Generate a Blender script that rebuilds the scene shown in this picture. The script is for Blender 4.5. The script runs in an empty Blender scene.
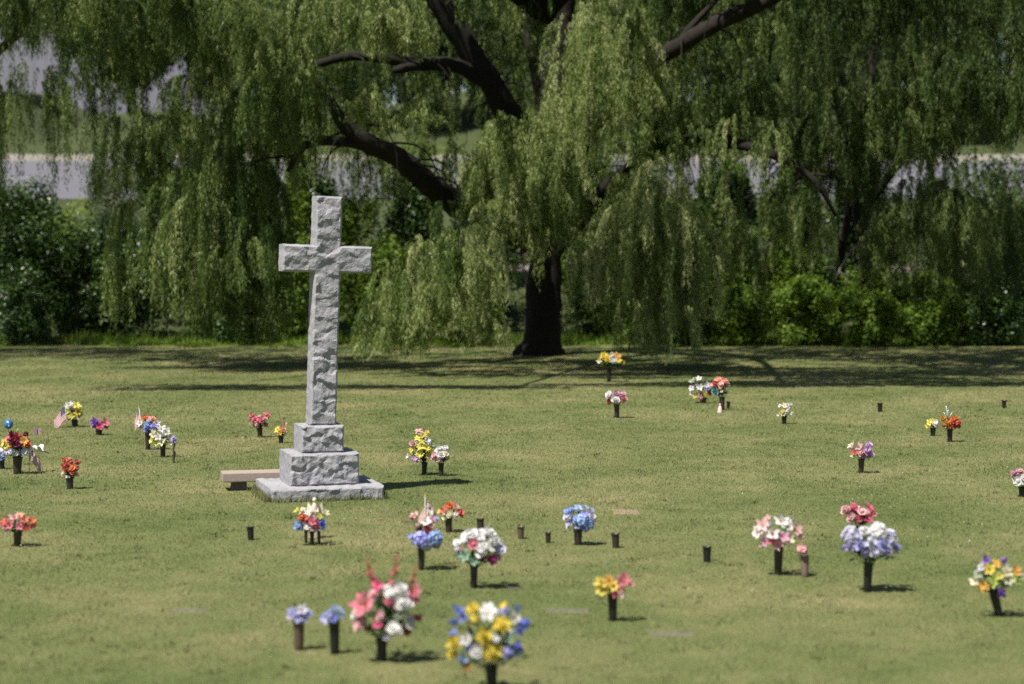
import bpy, math, random
import numpy as np
from mathutils import Vector, Matrix, noise as mnoise
R = math.radians
rng = np.random.default_rng(11)
random.seed(5)
scene = bpy.context.scene
col = scene.collection

# ------------------------------------------------------------------ camera
F = 2100.0                       # focal length in pixels
H = 4.3                          # eye height in metres
PITCH = math.atan(102 / F)
def ray(px, py):
    x = (px - 512) / F; y = -(py - 342) / F
    c, s = math.cos(PITCH), math.sin(PITCH)
    return Vector((x, c + y * s, -s + y * c))
def gp(px, py, z=0.0):           # point on the lawn under a pixel
    d = ray(px, py); k = (z - H) / d.z
    return Vector((d.x * k, d.y * k, z))
def wp(px, py, Y):               # point at distance Y
    d = ray(px, py); k = Y / d.y
    return Vector((d.x * k, Y, H + d.z * k))
cam = bpy.data.cameras.new('camera'); camo = bpy.data.objects.new('camera', cam); col.objects.link(camo)
camo.location = (0, 0, H); camo.rotation_euler = (math.pi / 2 - PITCH, 0, 0)
cam.sensor_width = 36; cam.lens = 36 * F / 1024; cam.clip_start = .5; cam.clip_end = 3000
cam.dof.use_dof = True; cam.dof.focus_distance = 40.0; cam.dof.aperture_fstop = cam.lens / 1000 / .10
cam.dof.aperture_blades = 0
scene.camera = camo

# ------------------------------------------------------------------ light
EL, AZ = R(60), R(46)             # sun to the left of the camera, a little on the camera's side
S = Vector((-math.cos(AZ) * math.cos(EL), -math.sin(AZ) * math.cos(EL), math.sin(EL)))
w = bpy.data.worlds.new('World'); scene.world = w; w.use_nodes = True
nt = w.node_tree; sky = nt.nodes.new('ShaderNodeTexSky'); sky.sky_type = 'NISHITA'; sky.sun_disc = False
sky.sun_elevation = EL; sky.sun_rotation = math.atan2(S.x, S.y)
bg = nt.nodes['Background']; nt.links.new(sky.outputs[0], bg.inputs[0]); bg.inputs[1].default_value = .05
sl = bpy.data.lights.new('sun', 'SUN'); sl.energy = 4.8; sl.angle = R(.53); sl.color = (1, .955, .88)
so = bpy.data.objects.new('sun', sl); col.objects.link(so); so.rotation_euler = (-S).to_track_quat('-Z', 'Y').to_euler()
scene.view_settings.view_transform = 'Standard'; scene.view_settings.look = 'None'
scene.view_settings.exposure = 0.9; scene.view_settings.gamma = 1
scene.cycles.max_bounces = 6; scene.cycles.transparent_max_bounces = 4; scene.cycles.transmission_bounces = 4
scene.cycles.use_denoising = False

# ------------------------------------------------------------------ helpers
def link(name, me, mat=None, parent=None):
    o = bpy.data.objects.new(name, me); col.objects.link(o)
    if mat is not None and me is not None and len(me.materials) == 0: me.materials.append(mat)
    if parent is not None: o.parent = parent
    return o
def tag(o, label=None, cat=None, group=None, kind=None):
    if label: o['label'] = label
    if cat: o['category'] = cat
    if group: o['group'] = group
    if kind: o['kind'] = kind
    return o
def empty(name, loc, label, cat, group=None, rz=0.0):
    o = bpy.data.objects.new(name, None); col.objects.link(o); o.location = loc; o.rotation_euler.z = rz
    o.empty_display_size = .1
    return tag(o, label, cat, group)
def npmesh(name, V, n, tint=None, smooth=False):
    """V: (k*n,3) vertices, one n-gon per n vertices."""
    V = np.ascontiguousarray(V, dtype=np.float32); k = len(V) // n
    me = bpy.data.meshes.new(name)
    me.vertices.add(k * n); me.vertices.foreach_set('co', V.ravel())
    me.loops.add(k * n); me.loops.foreach_set('vertex_index', np.arange(k * n, dtype=np.int32))
    me.polygons.add(k); me.polygons.foreach_set('loop_start', np.arange(0, k * n, n, dtype=np.int32))
    me.update(calc_edges=True)
    if tint is not None:
        a = me.attributes.new('tint', 'FLOAT', 'FACE'); a.data.foreach_set('value', np.ascontiguousarray(tint, dtype=np.float32))
    if smooth: me.polygons.foreach_set('use_smooth', np.ones(k, dtype=bool))
    return me
class MB:
    def __init__(s): s.v = []; s.f = []; s.sm = []
    def add(s, vs, fs, smooth=True):
        b = len(s.v); s.v += [tuple(v) for v in vs]
        s.f += [tuple(b + i for i in f) for f in fs]; s.sm += [smooth] * len(fs)
    def box(s, x0, x1, y0, y1, z0, z1):
        s.add([(x0,y0,z0),(x1,y0,z0),(x1,y1,z0),(x0,y1,z0),(x0,y0,z1),(x1,y0,z1),(x1,y1,z1),(x0,y1,z1)],
              [(0,3,2,1),(4,5,6,7),(0,1,5,4),(1,2,6,5),(2,3,7,6),(3,0,4,7)], False)
    def tube(s, pts, rad, n=10, cap=True, jit=0.0):
        pts = [Vector(p) for p in pts]; vs = []; fs = []; ref = Vector((.13, .95, .27)).normalized()
        for i, p in enumerate(pts):
            t = (pts[min(i + 1, len(pts) - 1)] - pts[max(i - 1, 0)]).normalized()
            a = t.cross(ref)
            if a.length < .1: a = t.cross(Vector((1, 0, 0)))
            a.normalize(); b = t.cross(a)
            for k in range(n):
                th = 2 * math.pi * k / n; d = a * math.cos(th) + b * math.sin(th); q = p + d * rad[i]
                if jit: q = q + d * rad[i] * jit * (mnoise.noise(Vector((q.x * 2.2, q.y * 2.2, q.z * .7))) + .5 * mnoise.noise(Vector((q.x * 6, q.y * 6, q.z * 1.5))))
                vs.append(q)
        for i in range(len(pts) - 1):
            for k in range(n):
                fs.append((i * n + k, i * n + (k + 1) % n, (i + 1) * n + (k + 1) % n, (i + 1) * n + k))
        if cap:
            fs.append(tuple(reversed(range(n)))); fs.append(tuple((len(pts) - 1) * n + k for k in range(n)))
        s.add(vs, fs)
    def lathe(s, prof, n=16, M=None):
        vs = []; fs = []
        for (r, z) in prof:
            for k in range(n):
                th = 2 * math.pi * k / n; vs.append(Vector((r * math.cos(th), r * math.sin(th), z)))
        for i in range(len(prof) - 1):
            for k in range(n): fs.append((i * n + k, i * n + (k + 1) % n, (i + 1) * n + (k + 1) % n, (i + 1) * n + k))
        if M is not None: vs = [M @ v for v in vs]
        s.add(vs, fs)
    def mesh(s, name):
        me = bpy.data.meshes.new(name); me.from_pydata(s.v, [], s.f)
        me.polygons.foreach_set('use_smooth', s.sm); me.update(); return me
    def build(s, name, mat, parent=None): return link(name, s.mesh(name), mat, parent)
def smooth_path(pts, rad, k=5):
    """Catmull-Rom through the points, with radii."""
    P = [Vector(p) for p in pts]; out = []; ro = []
    for i in range(len(P) - 1):
        a, b, c, d = P[max(i - 1, 0)], P[i], P[i + 1], P[min(i + 2, len(P) - 1)]
        for j in range(k):
            t = j / k
            out.append(.5 * ((2 * b) + (c - a) * t + (2 * a - 5 * b + 4 * c - d) * t * t + (3 * b - 3 * c + d - a) * t ** 3))
            ro.append(rad[i] + (rad[i + 1] - rad[i]) * t)
    out.append(P[-1]); ro.append(rad[-1]); return out, ro

# ------------------------------------------------------------------ materials
def mat(name):
    m = bpy.data.materials.new(name); m.use_nodes = True
    return m, m.node_tree, m.node_tree.nodes['Principled BSDF']
def ramp(nt, stops):
    r = nt.nodes.new('ShaderNodeValToRGB'); e = r.color_ramp.elements
    while len(e) < len(stops): e.new(.5)
    for el, (p, c) in zip(e, stops): el.position = p; el.color = (*c, 1)
    return r
def tex_noise(nt, scale, detail=5, rough=.6, coord='Object', vec=None):
    n = nt.nodes.new('ShaderNodeTexNoise'); n.inputs['Scale'].default_value = scale
    n.inputs['Detail'].default_value = detail; n.inputs['Roughness'].default_value = rough
    if vec is None:
        tc = nt.nodes.new('ShaderNodeTexCoord'); vec = tc.outputs[coord]
    nt.links.new(vec, n.inputs['Vector']); return n
def leafy(name, stops, trans=.35, rough=.55, spec=.25, noise_amt=0):
    m, t, b = mat(name)
    at = t.nodes.new('ShaderNodeAttribute'); at.attribute_name = 'tint'
    r = ramp(t, stops); t.links.new(at.outputs['Fac'], r.inputs[0])
    t.links.new(r.outputs[0], b.inputs['Base Color']); b.inputs['Roughness'].default_value = rough
    b.inputs['Specular IOR Level'].default_value = spec
    tr = t.nodes.new('ShaderNodeBsdfTranslucent'); mx = t.nodes.new('ShaderNodeMixShader'); mx.inputs[0].default_value = trans
    hs = t.nodes.new('ShaderNodeHueSaturation'); hs.inputs['Saturation'].default_value = 1.15; hs.inputs['Value'].default_value = 1.25
    hs.inputs['Hue'].default_value = .49
    t.links.new(r.outputs[0], hs.inputs['Color']); t.links.new(hs.outputs[0], tr.inputs[0])
    out = t.nodes['Material Output']
    t.links.new(b.outputs[0], mx.inputs[1]); t.links.new(tr.outputs[0], mx.inputs[2]); t.links.new(mx.outputs[0], out.inputs[0])
    return m
M = {}
M['willow'] = leafy('willow_leaf', [(0, (.032, .062, .012)), (.45, (.115, .168, .040)), (.75, (.22, .27, .085)), (1, (.36, .39, .18))], .33, .5, .22)
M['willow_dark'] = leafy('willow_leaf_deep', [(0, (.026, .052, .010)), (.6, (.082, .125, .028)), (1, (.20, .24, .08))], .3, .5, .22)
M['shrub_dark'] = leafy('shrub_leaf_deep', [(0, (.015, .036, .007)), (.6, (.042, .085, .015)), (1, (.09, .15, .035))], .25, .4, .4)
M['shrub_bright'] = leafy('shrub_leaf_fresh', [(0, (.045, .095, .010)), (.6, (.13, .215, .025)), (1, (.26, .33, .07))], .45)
M['shrub_sage'] = leafy('shrub_leaf_sage', [(0, (.05, .075, .03)), (.6, (.10, .135, .06)), (1, (.18, .2, .11))], .3)
M['far_leaf'] = leafy('far_leaf', [(0, (.016, .032, .010)), (1, (.045, .072, .022))], .2)
def lawn_color(t):
    """Shared by the soil sheet and the blades: patchy mown lawn."""
    geo = t.nodes.new('ShaderNodeNewGeometry'); mp = t.nodes.new('ShaderNodeMapping'); mp.inputs['Scale'].default_value = (.9, .75, 1)
    t.links.new(geo.outputs['Position'], mp.inputs['Vector'])
    a = tex_noise(t, .30, 4, .62, vec=mp.outputs[0]); b = tex_noise(t, 1.7, 5, .7, vec=mp.outputs[0])
    mx = t.nodes.new('ShaderNodeMix'); mx.data_type = 'FLOAT'; mx.inputs[0].default_value = .36
    t.links.new(a.outputs['Fac'], mx.inputs[2]); t.links.new(b.outputs['Fac'], mx.inputs[3])
    m2 = t.nodes.new('ShaderNodeMath'); m2.operation = 'MULTIPLY_ADD'; m2.inputs[1].default_value = 1.4; m2.inputs[2].default_value = -.17; t.links.new(mx.outputs[0], m2.inputs[0])
    return m2.outputs[0]
def lawn_mat(name, stops, blades):
    m, t, b = mat(name)
    f = lawn_color(t)
    if blades:
        at = t.nodes.new('ShaderNodeAttribute'); at.attribute_name = 'tint'
        ad = t.nodes.new('ShaderNodeMath'); ad.operation = 'MULTIPLY_ADD'; ad.inputs[1].default_value = .2; ad.inputs[2].default_value = -.1
        t.links.new(at.outputs['Fac'], ad.inputs[0])
        a2 = t.nodes.new('ShaderNodeMath'); a2.operation = 'ADD'; t.links.new(f, a2.inputs[0]); t.links.new(ad.outputs[0], a2.inputs[1]); f = a2.outputs[0]
    r = ramp(t, stops); t.links.new(f, r.inputs[0]); t.links.new(r.outputs[0], b.inputs['Base Color'])
    b.inputs['Roughness'].default_value = .8; b.inputs['Specular IOR Level'].default_value = .15
    if blades:
        tr = t.nodes.new('ShaderNodeBsdfTranslucent'); mx = t.nodes.new('ShaderNodeMixShader'); mx.inputs[0].default_value = .3
        t.links.new(r.outputs[0], tr.inputs[0]); t.links.new(b.outputs[0], mx.inputs[1]); t.links.new(tr.outputs[0], mx.inputs[2])
        t.links.new(mx.outputs[0], t.nodes['Material Output'].inputs[0])
    else:
        n = tex_noise(t, 30, 6, .7); bp = t.nodes.new('ShaderNodeBump'); bp.inputs['Strength'].default_value = .7; bp.inputs['Distance'].default_value = .04
        t.links.new(n.outputs['Fac'], bp.inputs['Height']); t.links.new(bp.outputs[0], b.inputs['Normal'])
    return m
M['lawn'] = lawn_mat('lawn', [(.26, (.065, .095, .026)), (.5, (.115, .135, .045)), (.82, (.21, .185, .085))], False)
M['blades'] = lawn_mat('grass_blade', [(.26, (.095, .122, .042)), (.46, (.165, .182, .073)), (.62, (.235, .232, .108)), (.82, (.37, .33, .18))], True)
def simple(name, c, rough=.6, c2=None, scale=8, bump=0, bscale=40, spec=.3, metal=0):
    m, t, b = mat(name)
    b.inputs['Roughness'].default_value = rough; b.inputs['Specular IOR Level'].default_value = spec; b.inputs['Metallic'].default_value = metal
    n = tex_noise(t, scale, 5, .65); r = ramp(t, [(.3, c), (.7, c2 or tuple(x * .75 for x in c))])
    t.links.new(n.outputs['Fac'], r.inputs[0]); t.links.new(r.outputs[0], b.inputs['Base Color'])
    if bump:
        n2 = tex_noise(t, bscale, 6, .7); bp = t.nodes.new('ShaderNodeBump'); bp.inputs['Strength'].default_value = bump; bp.inputs['Distance'].default_value = .02
        t.links.new(n2.outputs['Fac'], bp.inputs['Height']); t.links.new(bp.outputs[0], b.inputs['Normal'])
    return m
M['bark'] = simple('bark', (.020, .016, .012), .95, (.008, .0065, .005), 5, .9, 9)
M['dead_twig'] = simple('dead_twig', (.22, .19, .16), .8, (.14, .12, .10), 5)
M['asphalt'] = simple('asphalt', (.125, .12, .138), .9, (.095, .092, .105), .4, .3, 30)
M['concrete'] = simple('concrete', (.42, .38, .31), .85, (.33, .30, .25), 2)
M['ballast'] = simple('ballast', (.22, .17, .155), .95, (.13, .10, .09), 8, .8, 10)
M['steel'] = simple('rusty_steel', (.06, .045, .04), .6, (.03, .025, .022), 8)
M['bank'] = simple('bank_grass', (.028, .042, .011), .95, (.05, .06, .02), .9, .9, 3)
M['cladding'] = simple('pale_cladding', (.22, .217, .26), .6, (.19, .187, .225), .3)
M['roofing'] = simple('roofing', (.2, .2, .22), .6)
M['bench'] = simple('bench_stone', (.33, .26, .22), .75, (.26, .205, .175), 25, .3, 60)
M['bench_leg'] = simple('bench_leg_stone', (.12, .10, .085), .85, (.08, .07, .06), 10)
# granite: speckled grey
def granite(name, base, scale=90):
    m, t, b = mat(name)
    n1 = tex_noise(t, scale, 3, .8); n2 = tex_noise(t, 3, 5, .6)
    r1 = ramp(t, [(.36, tuple(x * .55 for x in base)), (.5, base), (.66, tuple(min(x * 1.3, .8) for x in base))])
    r2 = ramp(t, [(.3, (.82, .82, .84)), (.7, (1.05, 1.04, 1.02))])
    mx = t.nodes.new('ShaderNodeMix'); mx.data_type = 'RGBA'; mx.blend_type = 'MULTIPLY'; mx.inputs[0].default_value = 1
    t.links.new(n1.outputs['Fac'], r1.inputs[0]); t.links.new(n2.outputs['Fac'], r2.inputs[0])
    t.links.new(r1.outputs[0], mx.inputs[6]); t.links.new(r2.outputs[0], mx.inputs[7]); t.links.new(mx.outputs[2], b.inputs['Base Color'])
    b.inputs['Roughness'].default_value = .8; b.inputs['Specular IOR Level'].default_value = .25
    bp = t.nodes.new('ShaderNodeBump'); bp.inputs['Strength'].default_value = .5; bp.inputs['Distance'].default_value = .012
    t.links.new(n1.outputs['Fac'], bp.inputs['Height']); t.links.new(bp.outputs[0], b.inputs['Normal'])
    return m
M['granite'] = granite('granite', (.30, .296, .312))
M['marker'] = granite('marker_granite', (.135, .13, .08), 40)
M['bronze'] = simple('bronze_plate', (.10, .075, .05), .5, (.07, .06, .045), 12)
VC = {'black': (.012, .011, .011), 'bronze': (.035, .026, .021), 'brown': (.10, .068, .048), 'tan': (.17, .125, .095), 'pot': (.10, .04, .025)}
for k, c in VC.items(): M['v_' + k] = simple('vase_' + k, c, .42, tuple(x * .7 for x in c), 14, .1, 30, .45)
PC = dict(red=(.45, .02, .03), dkred=(.16, .008, .02), coral=(.60, .10, .075), pink=(.72, .17, .24), hotpink=(.68, .04, .20), palepink=(.78, .46, .46),
          peach=(.75, .36, .24), orange=(.72, .17, .03), yellow=(.82, .66, .05), lemon=(.72, .66, .10), cream=(.80, .74, .52), white=(.82, .80, .78),
          blue=(.15, .21, .70), skyblue=(.36, .50, .82), peri=(.42, .42, .82), lav=(.55, .47, .76), purple=(.25, .08, .55), lilac=(.60, .36, .62), magenta=(.45, .03, .22),
          mauve=(.62, .30, .45), gold=(.68, .36, .03), mint=(.30, .55, .42), lime=(.40, .52, .08), teal=(.03, .35, .45), lavwhite=(.70, .68, .82), sage=(.42, .48, .36))
def petalm(name):
    k = 'p_' + name
    if k in M: return M[k]
    c = PC[name]; m, t, b = mat('petal_' + name)
    n = tex_noise(t, 5, 4, .6); pale = tuple(min(.85, x * .75 + .2) for x in c); r0 = ramp(t, [(.28, tuple(x * .68 for x in c)), (.5, c), (.74, pale)])
    oi = t.nodes.new('ShaderNodeObjectInfo'); r = t.nodes.new('ShaderNodeHueSaturation'); mr = t.nodes.new('ShaderNodeMapRange'); mr.inputs['To Min'].default_value = .78; mr.inputs['To Max'].default_value = 1.15
    t.links.new(oi.outputs['Random'], mr.inputs['Value']); t.links.new(mr.outputs[0], r.inputs['Value']); r.inputs['Saturation'].default_value = .93
    t.links.new(n.outputs['Fac'], r0.inputs[0]); t.links.new(r0.outputs[0], r.inputs['Color']); t.links.new(r.outputs[0], b.inputs['Base Color']); b.inputs['Roughness'].default_value = .85
    b.inputs['Specular IOR Level'].default_value = .15
    tr = t.nodes.new('ShaderNodeBsdfTranslucent'); mx = t.nodes.new('ShaderNodeMixShader'); mx.inputs[0].default_value = .42
    t.links.new(r.outputs[0], tr.inputs[0]); t.links.new(b.outputs[0], mx.inputs[1]); t.links.new(tr.outputs[0], mx.inputs[2])
    t.links.new(mx.outputs[0], t.nodes['Material Output'].inputs[0]); M[k] = m; return m
M['fleaf'] = leafy('silk_leaf', [(0, (.012, .035, .012)), (.6, (.03, .08, .025)), (1, (.08, .15, .05))], .25)
M['fstem'] = simple('silk_stem', (.03, .07, .02), .7)

# ------------------------------------------------------------------ ground, bank, street
def prof(x, y):
    """Height of the land: level lawn, railway bank, street on the hillside, bank above it."""
    def seg(a, b, za, zb):
        t = min(max((y - a) / (b - a), 0), 1); return za + (zb - za) * t
    z = seg(91, 97, 0, 2.75) + seg(97.5, 99, 0, .35) + seg(104, 134, 0, 3.75)
    z += seg(134, 170, 0, 3.75) + seg(170.4, 171, 0, .35)
    top = 5.4 + 2.0 * math.sin(x * .11 + 1.2) if x > -47 else 6.5
    if x < -38: top = max(2.2, 6.8 - .62 * max(x + 50, 0))
    z += seg(172, 190, 0, top) + seg(195, 420, 0, 16)
    return z
xs = list(np.linspace(-90, 90, 73)); ys = [-60, 0, 40, 60, 75, 85, 91, 93, 95, 97, 97.5, 98, 99, 104, 110, 120, 134, 140, 150, 160, 170, 170.4, 171, 172, 176, 180, 185, 190, 195, 210, 240, 300, 420, 900]
xs = [-600, -250, -140] + xs + [140, 250, 600]
def sheet(name, x0, x1, y0, y1, m, dz, kind='structure', pick=None):
    X = sorted(set([x for x in xs if x0 < x < x1] + [x0, x1])); Y = sorted(set([y for y in ys if y0 < y < y1] + [y0, y1]))
    vs = [(x, y, prof(x, y) + dz) for y in Y for x in X]; n = len(X)
    fs = [(j * n + i, j * n + i + 1, (j + 1) * n + i + 1, (j + 1) * n + i) for j in range(len(Y) - 1) for i in range(n - 1)]
    b = MB(); b.add(vs, fs); o = b.build(name, m); o['kind'] = kind; return o
sheet('lawn', -600, 600, -60, 91, M['lawn'], 0)
sheet('hillside', -600, 600, 91, 900, M['bank'], 0)
sheet('railway_ballast', -250, 250, 97.6, 104, M['ballast'], .02)
sheet('street', -250, 250, 134, 170, M['asphalt'], .05)
kb = MB(); kb.box(-250, 250, 170.05, 170.7, prof(0, 170) - .3, prof(0, 170) + .62); o = kb.build('kerb', M['concrete']); o['kind'] = 'structure'
mk = MB()
for k in range(-20, 21):
    a, b_ = k * 9 - 1.6, k * 9 + 1.6
    mk.add([(a, 151.9, prof(0, 151.9) + .056), (b_, 151.9, prof(0, 151.9) + .056), (b_, 152.1, prof(0, 152.1) + .056), (a, 152.1, prof(0, 152.1) + .056)], [(0, 1, 2, 3)])
o = mk.build('road_marking', simple('road_paint', (.7, .68, .6), .7)); o['kind'] = 'structure'
# two rails with sleepers under them
for i, (yy, lb) in enumerate(((99.6, 'dark rusty railway rail on the near edge of the ballast bed'), (101.05, 'dark rusty railway rail on the far edge of the ballast bed'))):
    b = MB(); z = prof(0, yy) + .05
    b.box(-120, 120, yy - .07, yy + .07, z, z + .03); b.box(-120, 120, yy - .012, yy + .012, z + .03, z + .14); b.box(-120, 120, yy - .036, yy + .036, z + .14, z + .18)
    tag(b.build('railway_rail', M['steel']), lb, 'rail', 'rails of the railway track')
gb = MB(); z = prof(0, 98.6)
gr = empty('guard_rail', (0, 98.7, z), 'long low dark steel guard rail running along the railway bank behind the willows', 'guard rail')
gb.add([(-60, 0, .52), (60, 0, .52), (60, -.05, .58), (-60, -.05, .58), (60, .0, .66), (-60, .0, .66), (60, -.05, .74), (-60, -.05, .74), (60, 0, .82), (-60, 0, .82)],
       [(0, 1, 2, 3), (3, 2, 4, 5), (5, 4, 6, 7), (7, 6, 8, 9)], False)
gb.build('rail_beam', M['steel'], gr)
for k in range(-14, 15):
    b = MB(); b.box(k * 4 - .06, k * 4 + .06, .012, .13, -.4, .80); b.build('post', M['steel'], gr)
# pale building beyond the upper bank
wz = prof(-46, 232)
wh = empty('warehouse', (-47, 232, wz), 'large pale lavender grey metal building beyond the grassy bank', 'building')
b = MB(); xx = np.arange(-14, 14.01, .7)
for i in range(len(xx) - 1):
    o_ = .03 if i % 2 else 0
    b.add([(xx[i], -o_, -2), (xx[i + 1], -o_, -2), (xx[i + 1], -o_, 13), (xx[i], -o_, 13)], [(0, 1, 2, 3)], False)
    if i: b.add([(xx[i], 0, -2), (xx[i], -.03, -2), (xx[i], -.03, 13), (xx[i], 0, 13)], [(0, 1, 2, 3)], False)
b.box(-14, -13.8, .01, 22, -2, 13); b.box(13.8, 14, .01, 22, -2, 13); b.box(-13.8, 13.8, 21.8, 22, -2, 13)
b.build('wall', M['cladding'], wh)
b = MB(); b.add([(-14.5, -.6, 13.002), (14.5, -.6, 13.002), (14.5, 11, 15.4), (-14.5, 11, 15.4), (14.5, 22.6, 13.002), (-14.5, 22.6, 13.002)], [(0, 1, 2, 3), (3, 2, 4, 5), (0, 3, 5), (1, 4, 2)], False)
b.build('roof', M['roofing'], wh)

# ------------------------------------------------------------------ grass blades
def blades(n_bands):
    P = []; W = []; Hh = []
    for (y0, y1, dens, wd, ht) in n_bands:
        half = lambda y: y * .29 + 5.0
        area = (y1 - y0) * (half(y0) + half(y1)); n = int(area * dens)
        y = y0 + (y1 - y0) * rng.random(n); x = (rng.random(n) * 2 - 1) * half(y1); k = np.abs(x) < half(y)
        x, y = x[k], y[k]
        P.append(np.stack([x, y, np.zeros_like(x)], 1)); W.append(np.full(len(x), wd)); Hh.append(np.full(len(x), ht))
    P = np.concatenate(P); W = np.concatenate(W); Hh = np.concatenate(Hh); n = len(P)
    # keep clear of the monument's slab
    th = R(16); c = gp(319, 495); q = P[:, :2] - np.array([c.x, c.y]); u = q[:, 0] * math.cos(th) + q[:, 1] * math.sin(th); v = -q[:, 0] * math.sin(th) + q[:, 1] * math.cos(th)
    keep = ~((np.abs(u) < .93) & (np.abs(v) < .79)); P, W, Hh = P[keep], W[keep], Hh[keep]; n = len(P)
    # clumpy height
    cl = np.sin(P[:, 0] * 3.1 + np.sin(P[:, 1] * 2.3) * 1.7) * np.sin(P[:, 1] * 2.7 + np.sin(P[:, 0] * 1.9) * 1.3)
    h = Hh * (rng.random(n) * .7 + .4) * (1 + .3 * cl)
    a = rng.random(n) * 2 * np.pi; t = rng.random(n) * 1.5 * h; l = rng.random(n) * 2 * np.pi
    sx = np.cos(a) * W * .5; sy = np.sin(a) * W * .5
    V = np.empty((n, 3, 3)); V[:, 0] = P; V[:, 1] = P; V[:, 2] = P
    V[:, 0, 0] -= sx; V[:, 0, 1] -= sy; V[:, 1, 0] += sx; V[:, 1, 1] += sy; V[:, :2, 2] = -.005
    V[:, 2, 0] += np.cos(l) * t; V[:, 2, 1] += np.sin(l) * t; V[:, 2, 2] = h
    return npmesh('grass', V.reshape(-1, 3), 3, rng.random(n))
g = link('grass', blades([(18, 26, 1300, .010, .030), (26, 36, 950, .012, .032), (36, 50, 620, .015, .036), (50, 70, 330, .020, .040), (70, 91, 150, .03, .05)]), M['blades'])
tag(g, 'short mown lawn grass, patchy green and straw', 'grass', kind='stuff')
# longer tufts the mower missed round the slab, and white clover heads scattered on the lawn
n = 2600; th = R(16); c = gp(319, 495)
s_ = rng.random(n); side = rng.integers(0, 4, n)
u = np.where(side == 0, -.96, np.where(side == 1, .96, (s_ * 2 - 1) * .96)) + rng.normal(0, .05, n) * (side < 2) ; v = np.where(side == 2, -.83, np.where(side == 3, .83, (s_ * 2 - 1) * .82)) + rng.normal(0, .05, n) * (side >= 2)
u = np.where(np.abs(v) < .8, np.where(np.abs(u) < .95, np.sign(u) * .96, u), u)
Pt = np.stack([c.x + u * math.cos(th) - v * math.sin(th), c.y + u * math.sin(th) + v * math.cos(th), np.zeros(n)], 1)
V = np.repeat(Pt[:, None], 3, 1); a = rng.random(n) * 6.28; hh = .05 + .12 * rng.random(n) ** 2
V[:, 0, :2] -= np.stack([np.cos(a), np.sin(a)], 1) * .009; V[:, 1, :2] += np.stack([np.cos(a), np.sin(a)], 1) * .009
V[:, 2, 0] += rng.normal(0, .03, n); V[:, 2, 1] += rng.normal(0, .03, n); V[:, 2, 2] = hh
Vs = [V]; nc = 1200; ty = 19 + 50 * rng.random(nc) ** 1.2; tx = (rng.random(nc) * 2 - 1) * (ty * .27 + 2); kk = 14
q = np.repeat(np.stack([tx, ty, np.zeros(nc)], 1), kk, 0); q[:, :2] += rng.normal(0, .05, (nc * kk, 2)) * np.repeat(.6 + rng.random(nc), kk)[:, None]
lx = q[:, 0] - c.x; ly = q[:, 1] - c.y; q = q[~((np.abs(lx) < 1.3) & (np.abs(ly) < 1.2))]; m_ = len(q)
V = np.repeat(q[:, None], 3, 1); a = rng.random(m_) * 6.28; wd = .005 + .00022 * q[:, 1]
V[:, 0, :2] -= np.stack([np.cos(a), np.sin(a)], 1) * wd[:, None]; V[:, 1, :2] += np.stack([np.cos(a), np.sin(a)], 1) * wd[:, None]
V[:, 2, 0] += rng.normal(0, .03, m_); V[:, 2, 1] += rng.normal(0, .03, m_); V[:, 2, 2] = .022 + .042 * rng.random(m_)
V = np.concatenate([Vs[0], V]); n = len(V)
tag(link('grass_tufts', npmesh('grass_tufts', V.reshape(-1, 3), 3, rng.random(n)), M['blades']), 'longer grass tufts round the monument slab and dotted over the lawn', 'grass', kind='stuff')
n = 1500; y = 29 + 32 * rng.random(n); x = (rng.random(n) * 2 - 1) * y * .27
k = (np.sin(x * .7 + 2 * np.sin(y * .31)) * np.sin(y * .55 + x * .2) + rng.normal(0, .35, n)) > .25; x, y = x[k], y[k]; n = len(x)
oct_ = np.array([[1, 0, 0], [0, 1, 0], [0, 0, 1.0]]); fcs = []
r_ = .006 + .006 * rng.random(n); z_ = .05 + .03 * rng.random(n)
for sx in (1, -1):
    for sy in (1, -1):
        V = np.zeros((n, 3, 3)); V[:, :, 0] = x[:, None]; V[:, :, 1] = y[:, None]; V[:, :, 2] = z_[:, None]
        V[:, 0, 0] += sx * r_; V[:, 1, 1] += sy * r_; V[:, 2, 2] += r_; fcs.append(V)
tag(link('clover_heads', npmesh('clover_heads', np.concatenate(fcs).reshape(-1, 3), 3), simple('clover', (.45, .44, .36), .8)), 'tiny white clover heads sprinkled over the lawn', 'clover', kind='stuff')

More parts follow.
